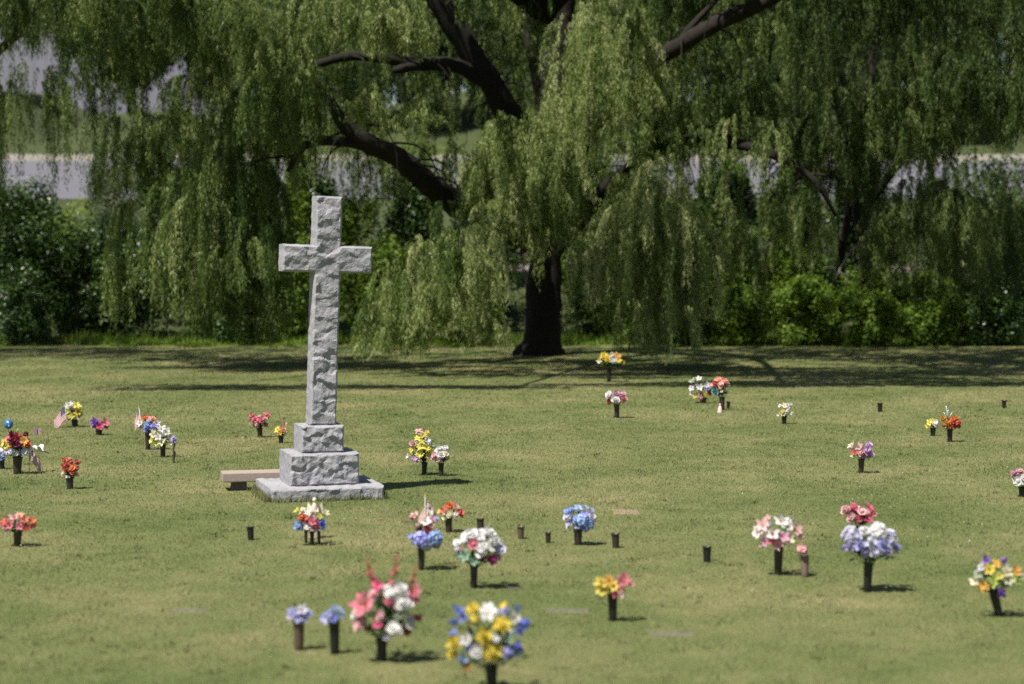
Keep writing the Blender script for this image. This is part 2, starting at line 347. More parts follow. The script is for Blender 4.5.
# ------------------------------------------------------------------ willow foliage
def spray(cx, cy, cz, rx, ry, h, L0, L1, n, ll=.185, lw=.028, space=.052, lean=.55, dark=0.0, zmin=.35, per=11):
    """Strands hanging from a small dome: returns leaf triangles and tints."""
    nr = max(3, n // per)
    rr = np.sqrt(rng.random(nr)); ph = rng.random(nr) * 2 * np.pi
    ropes = np.stack([rr * np.cos(ph), rr * np.sin(ph)], 1); rl = L0 + (L1 - L0) * rng.random(nr); rt = rng.normal(0, .12, nr)
    ri = rng.integers(0, nr, n)
    q = ropes[ri] + rng.normal(0, .065, (n, 2)); r2 = (q ** 2).sum(1)
    L = rl[ri] * (.72 + .4 * rng.random(n))
    sz = cz - h * r2; L = np.minimum(L, np.maximum(sz - zmin - .5 * rng.random(n), .15))
    m = np.maximum((L / space).astype(int), 2); tot = m.sum(); si = np.repeat(np.arange(n), m)
    t = rng.random(tot) * L[si]
    nm = np.sqrt(r2) + 1e-6; od = q / nm[:, None]; spread = lean * np.minimum(nm, 1.2) * (.7 + .6 * rng.random(n))
    e = (1 - np.exp(-t / .7)) * spread[si]
    swp = rng.random(n) * 6.28; sa = rng.normal(0, .035, (n, 2))
    sw = np.sin(t * 1.4 + swp[si]) * np.minimum(t, 2.5)
    P = np.empty((tot, 3))
    P[:, 0] = cx + q[si, 0] * rx + od[si, 0] * e + sa[si, 0] * sw + rng.normal(0, .022, tot)
    P[:, 1] = cy + q[si, 1] * ry + od[si, 1] * e + sa[si, 1] * sw + rng.normal(0, .022, tot)
    P[:, 2] = sz[si] + .22 * (1 - np.exp(-t / .25)) * np.exp(-t / .6) - t
    az = rng.random(tot) * 6.28; f = .22 + .5 * rng.random(tot)
    d = np.stack([np.cos(az) * f, np.sin(az) * f, -np.ones(tot)], 1); d /= np.linalg.norm(d, axis=1)[:, None]
    rv = rng.normal(0, 1, (tot, 3)); s = np.cross(d, rv); s /= np.linalg.norm(s, axis=1)[:, None] + 1e-9
    l = ll * (.65 + .6 * rng.random(tot)); ww = lw * (.7 + .6 * rng.random(tot))
    V = np.empty((tot, 3, 3)); V[:, 0] = P - s * (ww * .5)[:, None] + d * (l * .25)[:, None]; V[:, 1] = P + s * (ww * .5)[:, None] + d * (l * .25)[:, None]; V[:, 2] = P + d * l[:, None]
    V[:, 0] -= d * (l * .2 * rng.random(tot))[:, None]
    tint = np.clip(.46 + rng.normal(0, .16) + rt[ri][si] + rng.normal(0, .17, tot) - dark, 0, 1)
    return V.reshape(-1, 3), tint
class Crown:
    def __init__(s): s.V = []; s.T = []
    def add(s, *a, **k):
        v, t = spray(*a, **k); s.V.append(v); s.T.append(t)
    def curtain(s, x0, x1, yt, yb, Y, dep, n, dome=.35, L=(1.2, 2.6), strands=60, rad=.75, skew=0.0, dens=1.0, dark=0.0, **k):
        """A hanging mass: pixel box x0..x1, yt..yb seen at distance Y; tiers of sprays with a domed top."""
        for i in range(n):
            u = rng.random() * 2 - 1; f = rng.random() ** 1.15
            if math.sin(u * (x1 - x0) * .055 + x0) > .5 and rng.random() < .7: continue
            top = yt + (dome * u * u + skew * u + rng.normal(0, .05)) * (yb - yt)
            mpp = Y / F
            bot_tier = max(yb - L[0] / mpp, top + 2)
            py = top + (bot_tier - top) * f
            yy = Y + dep * (rng.random() - .5) - dep * .25 * (1 - u * u)
            p = wp((x0 + x1) / 2 + u * (x1 - x0) / 2, py, yy)
            zb = wp(0, yb + (rng.random() ** 1.5 - .75) * .42 * (yb - yt), yy).z
            Lx = min(L[1], max(p.z - zb, .5))
            rr = rad * (.6 + .8 * rng.random())
            s.add(p.x, p.y, p.z, rr, rr * .9, .7 * rr + .1, min(L[0], Lx * .6), Lx, int(strands * dens * rr / rad), dark=dark, zmin=max(.3, zb), **k)
    def build(s, m, parent):
        V = np.concatenate(s.V); T = np.concatenate(s.T)
        print('crown', len(T)); return link('crown', npmesh('crown', V, 3, T), m, parent)
LIMBS = {}
def branchlets(parent, count, seed):
    """Thin side branches that arch off the limbs and droop."""
    rr = random.Random(seed); P = LIMBS[parent.name]
    for k in range(count):
        q = rr.choice(P); a = rr.uniform(0, 6.28); L_ = rr.uniform(.7, 2.4); up = rr.uniform(-.1, .5)
        dx, dy = math.cos(a), math.sin(a) * .7
        pts = [q, q + Vector((dx * L_ * .35, dy * L_ * .35, up * .6)), q + Vector((dx * L_ * .75, dy * L_ * .75, up * .7 - .1 * L_)), q + Vector((dx * L_, dy * L_, up * .3 - .45 * L_)), q + Vector((dx * L_ * 1.05, dy * L_ * 1.05, -.9 * L_))]
        pp, rd = smooth_path(pts, [.055, .042, .03, .02, .008], 3); b = MB(); b.tube(pp, rd, 5, False, .1); b.build('branchlet', M['bark'], parent)
def limb(parent, pts, rads, name='limb', n=12, jit=.22, m=None):
    p, r = smooth_path(pts, rads, 7); LIMBS.setdefault(parent.name, []).extend(p[3:] if name == 'limb' else []); b = MB(); b.tube(p, r, n, True, jit); return b.build(name, m or M['bark'], parent)
def tree(name, loc, label, cat='tree', group=None):
    return empty(name, loc, label, cat, group)
def local(o, p): return Vector(p) - o.location

# --- main willow
TY = 78.5
tb = gp(540, 356); 
wt = tree('willow_tree', (0, 0, 0), 'huge weeping willow with thick dark trunk and broad limbs, directly behind the cross', 'tree', 'weeping willows')
def W(x, y, Y): return wp(x, y, Y)
limb(wt, [W(538, 362, TY), W(540, 345, TY), W(544, 310, TY), W(546, 250, TY), W(549, 190, TY), W(556, 100, TY + .5), W(562, 20, TY + .8), W(568, -60, TY + 1), W(572, -140, TY + 1)],
     [1.25, .82, .66, .60, .56, .50, .42, .32, .15], 'trunk', 16, .3)
limb(wt, [W(545, 205, TY), W(522, 140, TY - 1), W(497, 95, TY - 2), W(468, 48, TY - 2.5), W(432, -8, TY - 3), W(400, -60, TY - 3.5), W(360, -110, TY - 4)], [.5, .5, .47, .43, .38, .3, .15], 'limb')
limb(wt, [W(490, 86, TY - 2), W(462, 68, TY - 2.8), W(430, 64, TY - 4), W(395, 70, TY - 5)], [.3, .28, .24, .12], 'limb')
limb(wt, [W(420, 66, TY - 4.3), W(375, 56, TY - 5), W(340, 58, TY - 5.4), W(308, 68, TY - 6)], [.2, .2, .17, .1], 'limb')
limb(wt, [W(545, 250, TY), W(505, 225, TY - 2), W(450, 200, TY - 5), W(425, 180, TY - 6.5), W(398, 158, TY - 7.8), W(362, 140, TY - 8.6), W(340, 118, TY - 9), W(325, 90, TY - 9)], [.5, .47, .44, .42, .36, .31, .24, .1], 'limb')
limb(wt, [W(388, 152, TY - 8), W(350, 143, TY - 8.7), W(318, 141, TY - 9), W(300, 150, TY - 9.2), W(288, 172, TY - 9.3)], [.2, .18, .16, .13, .06], 'limb')
limb(wt, [W(550, 200, TY), W(590, 130, TY - 3), W(640, 72, TY - 6), W(672, 50, TY - 7), W(720, 22, TY - 7.5), W(772, -2, TY - 7.5), W(830, -40, TY - 7), W(880, -100, TY - 6)], [.48, .36, .3, .29, .27, .24, .2, .1], 'limb')
limb(wt, [W(675, 48, TY - 7), W(690, 28, TY - 7), W(722, -6, TY - 6.8)], [.14, .12, .08], 'limb')
limb(wt, [W(550, 255, TY), W(600, 195, TY - .5), W(655, 152, TY - 4), W(700, 140, TY - 5.4), W(745, 146, TY - 6), W(785, 160, TY - 6.4), W(815, 182, TY - 6.6), W(835, 215, TY - 6.8)], [.42, .30, .26, .24, .19, .15, .10, .05], 'limb', 12, .35)
limb(wt, [W(555, 150, TY), W(535, 60, TY + 1), W(520, -20, TY + 2), W(500, -90, TY + 3)], [.3, .27, .22, .1], 'limb')
for pts in ([(640, 205, 70), (660, 178, 69.6), (672, 160, 69.3)], [(600, 238, 70), (622, 222, 69.7), (640, 212, 69.5), (662, 206, 69)], [(648, 200, 70), (676, 180, 69.6), (690, 172, 69.4)], [(525, 180, 71), (542, 196, 70.8), (556, 212, 70.5), (566, 240, 70.2)], [(655, 160, 70), (668, 188, 70), (664, 210, 70)]):
    limb(wt, [W(*p) for p in pts], [.035] + [.028] * (len(pts) - 2) + [.012], 'bare_twig', 6, .1, M['dead_twig'])
cr = Crown()
# front curtains
cr.curtain(478, 568, 98, 262, 71.5, 4, 50, .34, (1.2, 2.8), 74, dark=-.20)
cr.curtain(592, 700, 158, 345, 70.0, 4, 70, .34, (1.1, 2.8), 74, dark=-.20)
cr.curtain(366, 492, 210, 358, 68.0, 4, 66, .35, (.9, 2.2), 72, skew=-.24, dark=-.20)
cr.curtain(568, 655, -40, 165, 72, 4, 34, .2, (1.4, 3.2), 66, dark=-.10)
cr.curtain(310, 410, -40, 60, 70, 4, 30, .2, (1.2, 2.4), 66, dark=-.15)
cr.curtain(340, 425, 78, 140, 70.5, 4, 18, .25, (1.0, 2.0), 60, dark=-.15)
cr.curtain(240, 310, 25, 150, 69, 4, 32, .25, (1.2, 2.8), 60, dark=.1)
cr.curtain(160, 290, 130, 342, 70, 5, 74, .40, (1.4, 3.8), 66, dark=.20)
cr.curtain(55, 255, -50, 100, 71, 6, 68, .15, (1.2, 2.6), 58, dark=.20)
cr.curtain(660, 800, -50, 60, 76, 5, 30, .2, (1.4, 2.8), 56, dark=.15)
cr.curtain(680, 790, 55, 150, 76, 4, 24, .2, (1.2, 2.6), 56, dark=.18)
cr.curtain(430, 500, -60, 30, 77, 3, 9, .2, (1.2, 2.4), 50)
cr.curtain(500, 560, -60, 75, 77, 3, 12, .2, (1.2, 2.4), 45)
cr.curtain(440, 520, 120, 215, 75, 3, 13, .2, (1.2, 2.4), 45)
# thin veils further in and behind the trunk
cr.curtain(690, 830, 160, 300, 82, 5, 18, .2, (1.6, 4.0), 30, rad=.8, ll=.2, lw=.032)
cr.curtain(300, 470, 60, 210, 84, 6, 16, .2, (1.6, 3.6), 34, rad=1.0, ll=.2, lw=.032)
cr.curtain(560, 700, -60, 240, 85, 6, 30, .2, (1.6, 4.0), 40, rad=1.1, ll=.2, lw=.032)
cr.curtain(60, 300, -60, 70, 82, 6, 30, .2, (1.6, 3.0), 40, rad=1.1, ll=.2, lw=.032)
cr.curtain(280, 820, -80, 110, 86, 7, 110, .1, (1.6, 3.6), 46, dark=.2, rad=1.2, ll=.2, lw=.034)  # shade of the inner crown put into the leaf tint
cr.curtain(285, 460, 95, 205, 74, 4, 13, .1, (.8, 2.0), 26, rad=.5)
cr.curtain(590, 800, 100, 205, 76, 4, 20, .1, (.8, 2.0), 26, rad=.5)
cr.curtain(110, 300, 90, 200, 73, 4, 16, .1, (.8, 2.0), 26, rad=.5)
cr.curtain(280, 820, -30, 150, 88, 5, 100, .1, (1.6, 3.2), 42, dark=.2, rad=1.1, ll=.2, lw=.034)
cr.curtain(0, 300, -60, 80, 86, 5, 34, .1, (1.6, 3.0), 36, rad=1.1, ll=.2, lw=.034)
cr.curtain(600, 840, 190, 262, 80, 5, 20, .3, (.8, 2.0), 34, rad=.6)
cr.curtain(125, 255, 70, 165, 72, 4, 22, .2, (1.0, 2.4), 50)
cr.curtain(590, 680, 90, 165, 76, 3, 12, .2, (1.0, 2.2), 50)
cr.curtain(505, 578, 170, 335, 75, 2, 8, .2, (1.0, 2.8), 20, rad=.45)
cr.curtain(105, 300, 130, 215, 74, 4, 26, .2, (.8, 1.8), 50)
cr.curtain(600, 800, 110, 185, 69.5, 2.5, 24, .1, (.7, 1.6), 26, rad=.4, dark=.1)
cr.curtain(120, 305, 85, 205, 72, 4, 30, .2, (.8, 2.2), 50, dark=.18)
cr.curtain(300, 440, 120, 190, 76, 3, 10, .2, (.6, 1.4), 26, rad=.4)
cr.curtain(-10, 120, 20, 150, 73, 4, 16, .1, (1.0, 2.4), 26, rad=.5, dark=.2)
# single long ropes with gaps between them, hanging in front of the street
for x in (6, 14, 24, 35, 44, 52, 60, 66, 76, 84, 92, 104, 112, 120, 132, 140, 150, 158):
    p = wp(x + rng.normal(0, 3), 60 + 25 * rng.random(), 72); cr.add(p.x, p.y, p.z, .26, .26, .1, 1.6, 4.2 * (.6 + .6 * rng.random()), 14, zmin=wp(0, 200, 72).z)
for x in (132, 128, 214, 205):
    p = wp(x, 200, 69); cr.add(p.x, p.y, p.z, .3, .3, .1, 3.0, 5.2, 30, zmin=wp(0, 325 if x < 150 else 352, 69).z)
# the top of the crown
for i in range(150):
    x = -3 + 17 * (rng.random() * 2 - 1); y = 73.5 + 17 * rng.random(); r2 = ((x + 3) / 18) ** 2 + ((y - 78) / 15) ** 2
    if r2 > 1 or (80 < y < 87 and rng.random() < .7): continue
    z = 13.5 + 8.0 * (1 - r2) * (.5 + .5 * rng.random()); zf = H + 262 * y / F
    cr.add(x, y, max(z, zf + 1.6), 1.3, 1.3, .8, .8, 2.0 if z < zf + 3 else 3.0, 50, ll=.3, lw=.06, space=.10, zmin=zf - .4)
# boughs reaching forward over the lawn, unseen above the frame, laid out to shade it
bough = [(-3 + 18 * rng.random(), 57.0 + 8.4 * rng.random()) for k in range(165)] + [(-16.5 + 9 * rng.random(), 65.2 + 1.1 * rng.random()) for k in range(20)] + [(-14.5 + 11 * rng.random(), 55.6 + 1.5 * rng.random()) for k in range(22)]
for (x, y) in bough:
    if abs(x + 1.3) < 3.0 and abs(y - 59.0) < 1.3: continue        # a gap shaped to let the sun reach the yellow bouquet
    z = H + 250 * y / F + .6 + 1.2 * rng.random()
    for k in range(2): cr.add(x + rng.normal(0, 1.0), y + rng.normal(0, .3), z, 1.7, .4, .3, .3, .9, 70, ll=.28, lw=.075, space=.06, zmin=H + 246 * y / F, per=2)
for k in range(80):  # unseen crown foliage added above the frame to shade the darker curtains
    x = -20 + 31 * rng.random(); y = 66 + 10 * rng.random()
    if y < 72.5 and -11 < x < 5.5: continue
    z = H + 250 * y / F + .8 + 3 * rng.random()
    cr.add(x, y, z, 1.1, .9, .5, .5, 1.6, 56, ll=.28, lw=.065, space=.08, zmin=H + 250 * y / F)
for tx, ty, tz in ((-13, 58.5, 12.6), (-5, 55.5, 12.4), (3, 56, 12.5), (10, 58.5, 12.8)):
    limb(wt, [(1.2, 77.5, 12.5), (1.2 + (tx - 1.2) * .35, 73, 15.4), (1.2 + (tx - 1.2) * .7, 67.5, 15.8), (tx, ty, tz)], [.34, .26, .17, .05], 'limb')
branchlets(wt, 90, 3)
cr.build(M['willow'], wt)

# --- second willow, right
w2 = tree('willow_tree', (0, 0, 0), 'darker weeping willow with slim leaning trunks, standing to the right of the huge willow', 'tree', 'weeping willows')
T2 = 87
limb(w2, [W(868, 352, T2), W(869, 300, T2), W(866, 255, T2), W(858, 200, T2), W(862, 120, T2), W(880, 30, T2 + .5), W(890, -60, T2 + 1)], [.36, .30, .28, .27, .26, .22, .1], 'trunk', 14, .25)
limb(w2, [W(838, 352, T2 + 1), W(836, 300, T2 + 1), W(842, 250, T2 + 1), W(850, 190, T2 + 1), W(838, 110, T2 + 1), W(815, 40, T2)], [.24, .19, .17, .16, .13, .08], 'trunk', 12, .25)
limb(w2, [W(862, 215, T2), W(890, 175, T2 - 1), W(925, 130, T2 - 2), W(965, 100, T2 - 3), W(1010, 90, T2 - 4)], [.2, .18, .15, .13, .06], 'limb')
limb(w2, [W(860, 190, T2), W(825, 170, T2 - .5), W(800, 175, T2 - 1), W(783, 200, T2 - 1.4)], [.14, .12, .1, .05], 'limb')
limb(w2, [W(958, 352, T2 + 3), W(948, 270, T2 + 3), W(940, 210, T2 + 3), W(925, 150, T2 + 2), W(905, 60, T2 + 1)], [.17, .14, .12, .1, .06], 'trunk', 12, .25)
for pts in ([(835, 280, 76), (848, 255, 76), (862, 240, 75.8), (880, 215, 75.5)], [(850, 246, 76), (870, 244, 75.6), (890, 232, 75.3)], [(838, 272, 76), (846, 276, 76), (848, 282, 76)], [(960, 268, 76), (970, 282, 76)]):
    limb(w2, [W(*p) for p in pts], [.05] + [.04] * (len(pts) - 2) + [.015], 'bare_twig', 6, .1, M['dead_twig'])
cr = Crown()
cr.curtain(790, 880, 60, 220, 74, 4, 48, .28, (1.2, 3.0), 62, dark=.16)
cr.curtain(858, 955, 50, 180, 73, 4, 48, .32, (1.2, 2.6), 64, dark=-.12)
cr.curtain(950, 1060, 10, 150, 73, 5, 60, .3, (1.2, 2.8), 62, dark=.16)
cr.curtain(875, 985, 165, 285, 72, 4, 44, .4, (1.0, 2.4), 60, dark=-.15)
cr.curtain(790, 1060, -60, 60, 76, 6, 68, .1, (1.3, 2.8), 56, dark=.16)
cr.curtain(800, 1080, -30, 145, 88, 6, 60, .2, (1.6, 2.6), 38, rad=1.1, ll=.2, lw=.032)
cr.curtain(840, 1060, 150, 270, 84, 5, 34, .2, (1.2, 3.2), 30, rad=.9, ll=.2, lw=.032, dark=.16)
cr.curtain(960, 1080, 180, 320, 80, 5, 26, .3, (1.2, 3.0), 44, dark=.16)
for i in range(210):
    a = rng.random() * 6.28; r = math.sqrt(rng.random()); x = 15 + 12 * r * math.cos(a); y = 77 + 12.5 * r * math.sin(a)
    if 76 < y < 84 and rng.random() < .7: continue
    z = 12.8 + 6 * (1 - r ** 2) * (.6 + .5 * rng.random()); zf = H + 262 * y / F
    cr.add(x, y, max(z, zf + 1.6), 1.5, 1.5, .8, .8, 2.2, 62, ll=.3, lw=.07, space=.10, zmin=zf - .4)
branchlets(w2, 45, 4)
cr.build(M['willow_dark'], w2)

# --- dark tree at the left edge
w3 = tree('willow_tree', (0, 0, 0), 'dark willow at the top left corner, trailing thin strands over the street', 'tree', 'weeping willows')
limb(w3, [W(-60, 345, 80), W(-58, 240, 80), W(-50, 140, 80), W(-30, 60, 79), W(0, 0, 78), W(20, -60, 78)], [.55, .45, .4, .34, .25, .1], 'trunk', 14, .25)
limb(w3, [W(-45, 110, 80), W(-10, 60, 77), W(25, 30, 75), W(60, 10, 74)], [.2, .17, .13, .06], 'limb')
cr = Crown()
cr.curtain(-90, 62, -60, 55, 75, 6, 74, .2, (1.0, 2.4), 60)
cr.curtain(-60, 30, 20, 195, 76, 4, 20, .1, (1.6, 4.0), 16, rad=.45)
cr.curtain(-120, -20, 0, 300, 78, 5, 40, .2, (1.6, 4.0), 50)
for i in range(40):
    a = rng.random() * 6.28; r = math.sqrt(rng.random()); x = -25 + 8 * r * math.cos(a); y = 79 + 9 * r * math.sin(a); zf = H + 262 * y / F
    cr.add(x, y, max(13 + 5 * (1 - r * r), zf + 1.6), 1.5, 1.5, .8, .8, 2.2, 60, ll=.3, lw=.07, space=.10, zmin=zf - .4)
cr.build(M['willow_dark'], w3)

# ------------------------------------------------------------------ shrubs and saplings behind
def leafball(cx, cy, cz, rx, ry, rz, n, lobes, ll, lw, up=.35, zmin=0.02):
    """Leaf quads spread over many overlapping lobes."""
    C = []; 
    for i in range(lobes):
        a = rng.random() * 6.28; r = rng.random() ** .5; zz = rng.random() * 2 - 1
        k = math.sqrt(max(0, 1 - .75 * zz * zz))
        C.append((cx + rx * .72 * r * k * math.cos(a), cy + ry * .72 * r * k * math.sin(a), cz + rz * .74 * zz, .22 + .3 * rng.random()))
    C = np.array(C); ci = rng.integers(0, lobes, n)
    d = rng.normal(0, 1, (n, 3)); d /= np.linalg.norm(d, axis=1)[:, None]; rad = C[ci, 3] * (.55 + .5 * rng.random(n) ** .6)
    P = C[ci, :3] + d * rad[:, None] * np.array([rx, ry, rz]) * np.array([1, 1, .8])
    P += rng.normal(0, .05, (n, 3))
    nrm = d + rng.normal(0, .6, (n, 3)) + np.array([0, 0, up]); nrm /= np.linalg.norm(nrm, axis=1)[:, None]
    u = np.cross(nrm, rng.normal(0, 1, (n, 3))); u /= np.linalg.norm(u, axis=1)[:, None]; v = np.cross(nrm, u)
    l = ll * (.6 + .7 * rng.random(n)); ww = lw * (.6 + .7 * rng.random(n))
    V = np.empty((n, 4, 3)); V[:, 0] = P - u * (l * .5)[:, None]; V[:, 1] = P - v * (ww * .5)[:, None] + nrm * (ww * .1)[:, None]; V[:, 2] = P + u * (l * .5)[:, None]; V[:, 3] = P + v * (ww * .5)[:, None] + nrm * (ww * .1)[:, None]
    k = P[:, 2] > zmin; V = V[k]
    lt = rng.normal(0, .12, lobes)
    return V.reshape(-1, 3), np.clip(.5 + lt[ci] + rng.normal(0, .2, n), 0, 1)[k]
def shrub(name, x0, x1, yt, Y, m, label, n=9000, lobes=26, ll=.17, lw=.10, group='shrubs along the back of the lawn', base=0.0, cat='shrub', ry=1.4):
    a = wp(x0, yt, Y); b = wp(x1, yt, Y); rx = (b.x - a.x) / 2; z1 = a.z; x = (a.x + b.x) / 2
    zb = prof(x, Y); o = empty(name, (x, Y, zb), label, cat, group)
    hz = (z1 - zb - base)
    V, T = leafball(0, 0, base + hz * .5, rx, ry, hz * .56, n, lobes, ll, lw, zmin=.02 + base * .6)
    link('crown', npmesh('crown', V, 4, T), M[m], o)
    b_ = MB()
    for k in range(4):
        q = Vector((rng.normal(0, rx * .3), rng.normal(0, .3), (base + hz * .6)))
        p, r = smooth_path([(q.x * .25, q.y * .3, -.1), (q.x * .6, q.y * .7, q.z * .5), q], [.06, .045, .015], 4); b_.tube(p, r, 6)
    b_.build('trunk', M['bark'], o)
    return o
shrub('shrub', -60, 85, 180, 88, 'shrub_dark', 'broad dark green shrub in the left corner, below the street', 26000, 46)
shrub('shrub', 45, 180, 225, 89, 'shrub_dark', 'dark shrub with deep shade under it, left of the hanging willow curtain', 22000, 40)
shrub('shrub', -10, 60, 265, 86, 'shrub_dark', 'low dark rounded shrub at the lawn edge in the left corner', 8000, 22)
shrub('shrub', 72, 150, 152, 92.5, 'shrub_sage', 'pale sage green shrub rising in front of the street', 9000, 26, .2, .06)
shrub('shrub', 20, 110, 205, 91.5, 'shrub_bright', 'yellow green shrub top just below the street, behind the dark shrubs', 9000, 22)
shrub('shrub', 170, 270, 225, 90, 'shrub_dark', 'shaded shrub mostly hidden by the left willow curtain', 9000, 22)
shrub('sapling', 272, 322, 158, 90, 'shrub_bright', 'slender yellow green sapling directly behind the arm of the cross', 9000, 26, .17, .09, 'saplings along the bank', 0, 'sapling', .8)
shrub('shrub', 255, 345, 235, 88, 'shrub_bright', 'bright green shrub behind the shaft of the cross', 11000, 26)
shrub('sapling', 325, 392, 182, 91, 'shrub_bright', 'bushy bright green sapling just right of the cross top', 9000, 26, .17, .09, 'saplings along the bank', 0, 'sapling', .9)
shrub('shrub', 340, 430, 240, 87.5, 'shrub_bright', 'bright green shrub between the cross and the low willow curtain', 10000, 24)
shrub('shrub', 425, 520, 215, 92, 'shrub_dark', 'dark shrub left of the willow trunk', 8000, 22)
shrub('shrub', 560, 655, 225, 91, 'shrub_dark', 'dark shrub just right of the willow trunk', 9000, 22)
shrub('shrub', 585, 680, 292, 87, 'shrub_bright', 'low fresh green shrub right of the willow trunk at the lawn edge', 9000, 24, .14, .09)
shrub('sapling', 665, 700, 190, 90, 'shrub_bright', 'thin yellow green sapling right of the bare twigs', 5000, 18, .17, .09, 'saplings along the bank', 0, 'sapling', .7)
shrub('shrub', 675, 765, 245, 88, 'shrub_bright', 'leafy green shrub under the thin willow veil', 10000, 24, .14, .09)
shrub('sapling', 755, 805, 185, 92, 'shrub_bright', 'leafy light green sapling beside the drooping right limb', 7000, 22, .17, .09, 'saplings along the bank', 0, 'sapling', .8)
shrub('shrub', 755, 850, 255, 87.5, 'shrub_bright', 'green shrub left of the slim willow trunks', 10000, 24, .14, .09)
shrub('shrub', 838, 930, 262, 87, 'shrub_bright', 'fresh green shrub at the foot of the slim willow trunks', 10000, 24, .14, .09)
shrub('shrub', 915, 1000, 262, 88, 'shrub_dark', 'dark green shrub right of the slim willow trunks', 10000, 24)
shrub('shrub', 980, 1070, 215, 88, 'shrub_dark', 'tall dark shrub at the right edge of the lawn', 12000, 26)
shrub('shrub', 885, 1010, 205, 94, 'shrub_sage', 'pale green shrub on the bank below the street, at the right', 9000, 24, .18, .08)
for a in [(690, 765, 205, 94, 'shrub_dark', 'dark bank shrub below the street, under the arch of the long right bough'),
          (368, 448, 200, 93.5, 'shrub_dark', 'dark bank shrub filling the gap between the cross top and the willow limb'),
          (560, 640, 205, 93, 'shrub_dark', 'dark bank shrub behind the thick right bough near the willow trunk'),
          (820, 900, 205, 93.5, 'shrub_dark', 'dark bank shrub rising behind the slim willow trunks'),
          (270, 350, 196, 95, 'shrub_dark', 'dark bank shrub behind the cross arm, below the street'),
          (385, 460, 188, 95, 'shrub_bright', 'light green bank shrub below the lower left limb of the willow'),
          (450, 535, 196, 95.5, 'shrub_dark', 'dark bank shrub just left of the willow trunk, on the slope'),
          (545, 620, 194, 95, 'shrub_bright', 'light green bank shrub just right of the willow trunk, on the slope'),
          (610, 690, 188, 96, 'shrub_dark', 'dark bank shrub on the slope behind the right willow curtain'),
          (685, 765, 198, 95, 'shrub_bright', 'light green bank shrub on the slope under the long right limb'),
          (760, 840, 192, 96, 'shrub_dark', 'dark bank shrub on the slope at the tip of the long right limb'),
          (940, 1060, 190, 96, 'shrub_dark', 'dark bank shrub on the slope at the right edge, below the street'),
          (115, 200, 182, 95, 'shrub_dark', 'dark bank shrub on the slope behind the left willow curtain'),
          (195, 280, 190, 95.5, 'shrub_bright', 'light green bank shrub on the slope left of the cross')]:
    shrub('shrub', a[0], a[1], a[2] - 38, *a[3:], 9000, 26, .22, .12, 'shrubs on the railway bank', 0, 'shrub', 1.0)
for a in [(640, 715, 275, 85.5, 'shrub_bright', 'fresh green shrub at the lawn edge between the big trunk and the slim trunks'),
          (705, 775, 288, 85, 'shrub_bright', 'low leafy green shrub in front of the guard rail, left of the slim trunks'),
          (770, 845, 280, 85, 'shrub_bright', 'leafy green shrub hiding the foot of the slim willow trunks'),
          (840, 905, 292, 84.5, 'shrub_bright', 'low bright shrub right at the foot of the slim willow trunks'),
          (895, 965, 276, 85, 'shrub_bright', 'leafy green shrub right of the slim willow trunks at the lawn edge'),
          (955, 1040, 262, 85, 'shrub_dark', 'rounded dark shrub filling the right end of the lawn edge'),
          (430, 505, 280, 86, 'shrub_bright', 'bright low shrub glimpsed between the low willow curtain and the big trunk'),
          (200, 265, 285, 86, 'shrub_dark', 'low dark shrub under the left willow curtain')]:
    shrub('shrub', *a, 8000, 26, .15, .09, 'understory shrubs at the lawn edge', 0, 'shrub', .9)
# weeds along the edge of the mown grass
n = 26000; x = (rng.random(n) * 2 - 1) * 24; y = 85.2 + np.abs(rng.normal(0, 1.6, n)) + .5 * np.sin(x * .6) + .4 * np.sin(x * 1.7 + 1)
cl = .5 + .5 * np.sin(x * 2.3 + np.sin(y * 3) * 1.5) * np.sin(x * .9 + 2); h = (.12 + .5 * rng.random(n) ** 1.6 * cl) * np.clip((y - 84.6) / 1.2, .3, 1.3)
V = np.zeros((n, 3, 3)); V[:, :, 0] = x[:, None]; V[:, :, 1] = y[:, None]; a = rng.random(n) * 6.28; wd = .02 + .02 * rng.random(n)
V[:, 0, 0] -= np.cos(a) * wd; V[:, 0, 1] -= np.sin(a) * wd; V[:, 1, 0] += np.cos(a) * wd; V[:, 1, 1] += np.sin(a) * wd
V[:, 2, 0] += rng.normal(0, .14, n); V[:, 2, 1] += rng.normal(0, .14, n); V[:, 2, 2] = h
tag(link('weeds', npmesh('weeds', V.reshape(-1, 3), 3, rng.random(n)), M['shrub_bright']), 'rough weeds and tall grass along the edge of the mown lawn', 'weeds', kind='stuff')
# woods on the hill beyond
proto = None
wood_pos = [(-37, 205, 20), (-29, 214, 22), (-20, 206, 21), (-11, 212, 23), (-2, 204, 20), (7, 211, 22), (16, 205, 21), (25, 213, 23), (34, 206, 20), (43, 212, 22), (52, 205, 21), (-60, 208, 20), (-62, 246, 24), (61, 214, 22)]
wl = ['behind the tall left limb', 'above the hanging left curtain', 'straight above the cross', 'left of the willow trunk top', 'behind the willow trunk top', 'right of the willow trunk top', 'above the bare twigs',
      'behind the rising right limb', 'between the two willows', 'above the slim willow trunks', 'in the top right corner', 'left of the pale building', 'behind the pale building', 'beyond the right edge of the street']
V, T = leafball(0, 0, 12.5, 6.2, 6.2, 10.5, 15000, 46, .62, .5)
wm = npmesh('wood_crown', V, 4, T); tm = MB(); tm.tube([(0, 0, -1), (.1, 0, 4), (0, .1, 14)], [.5, .4, .15], 8); tm = tm.mesh('wood_trunk')
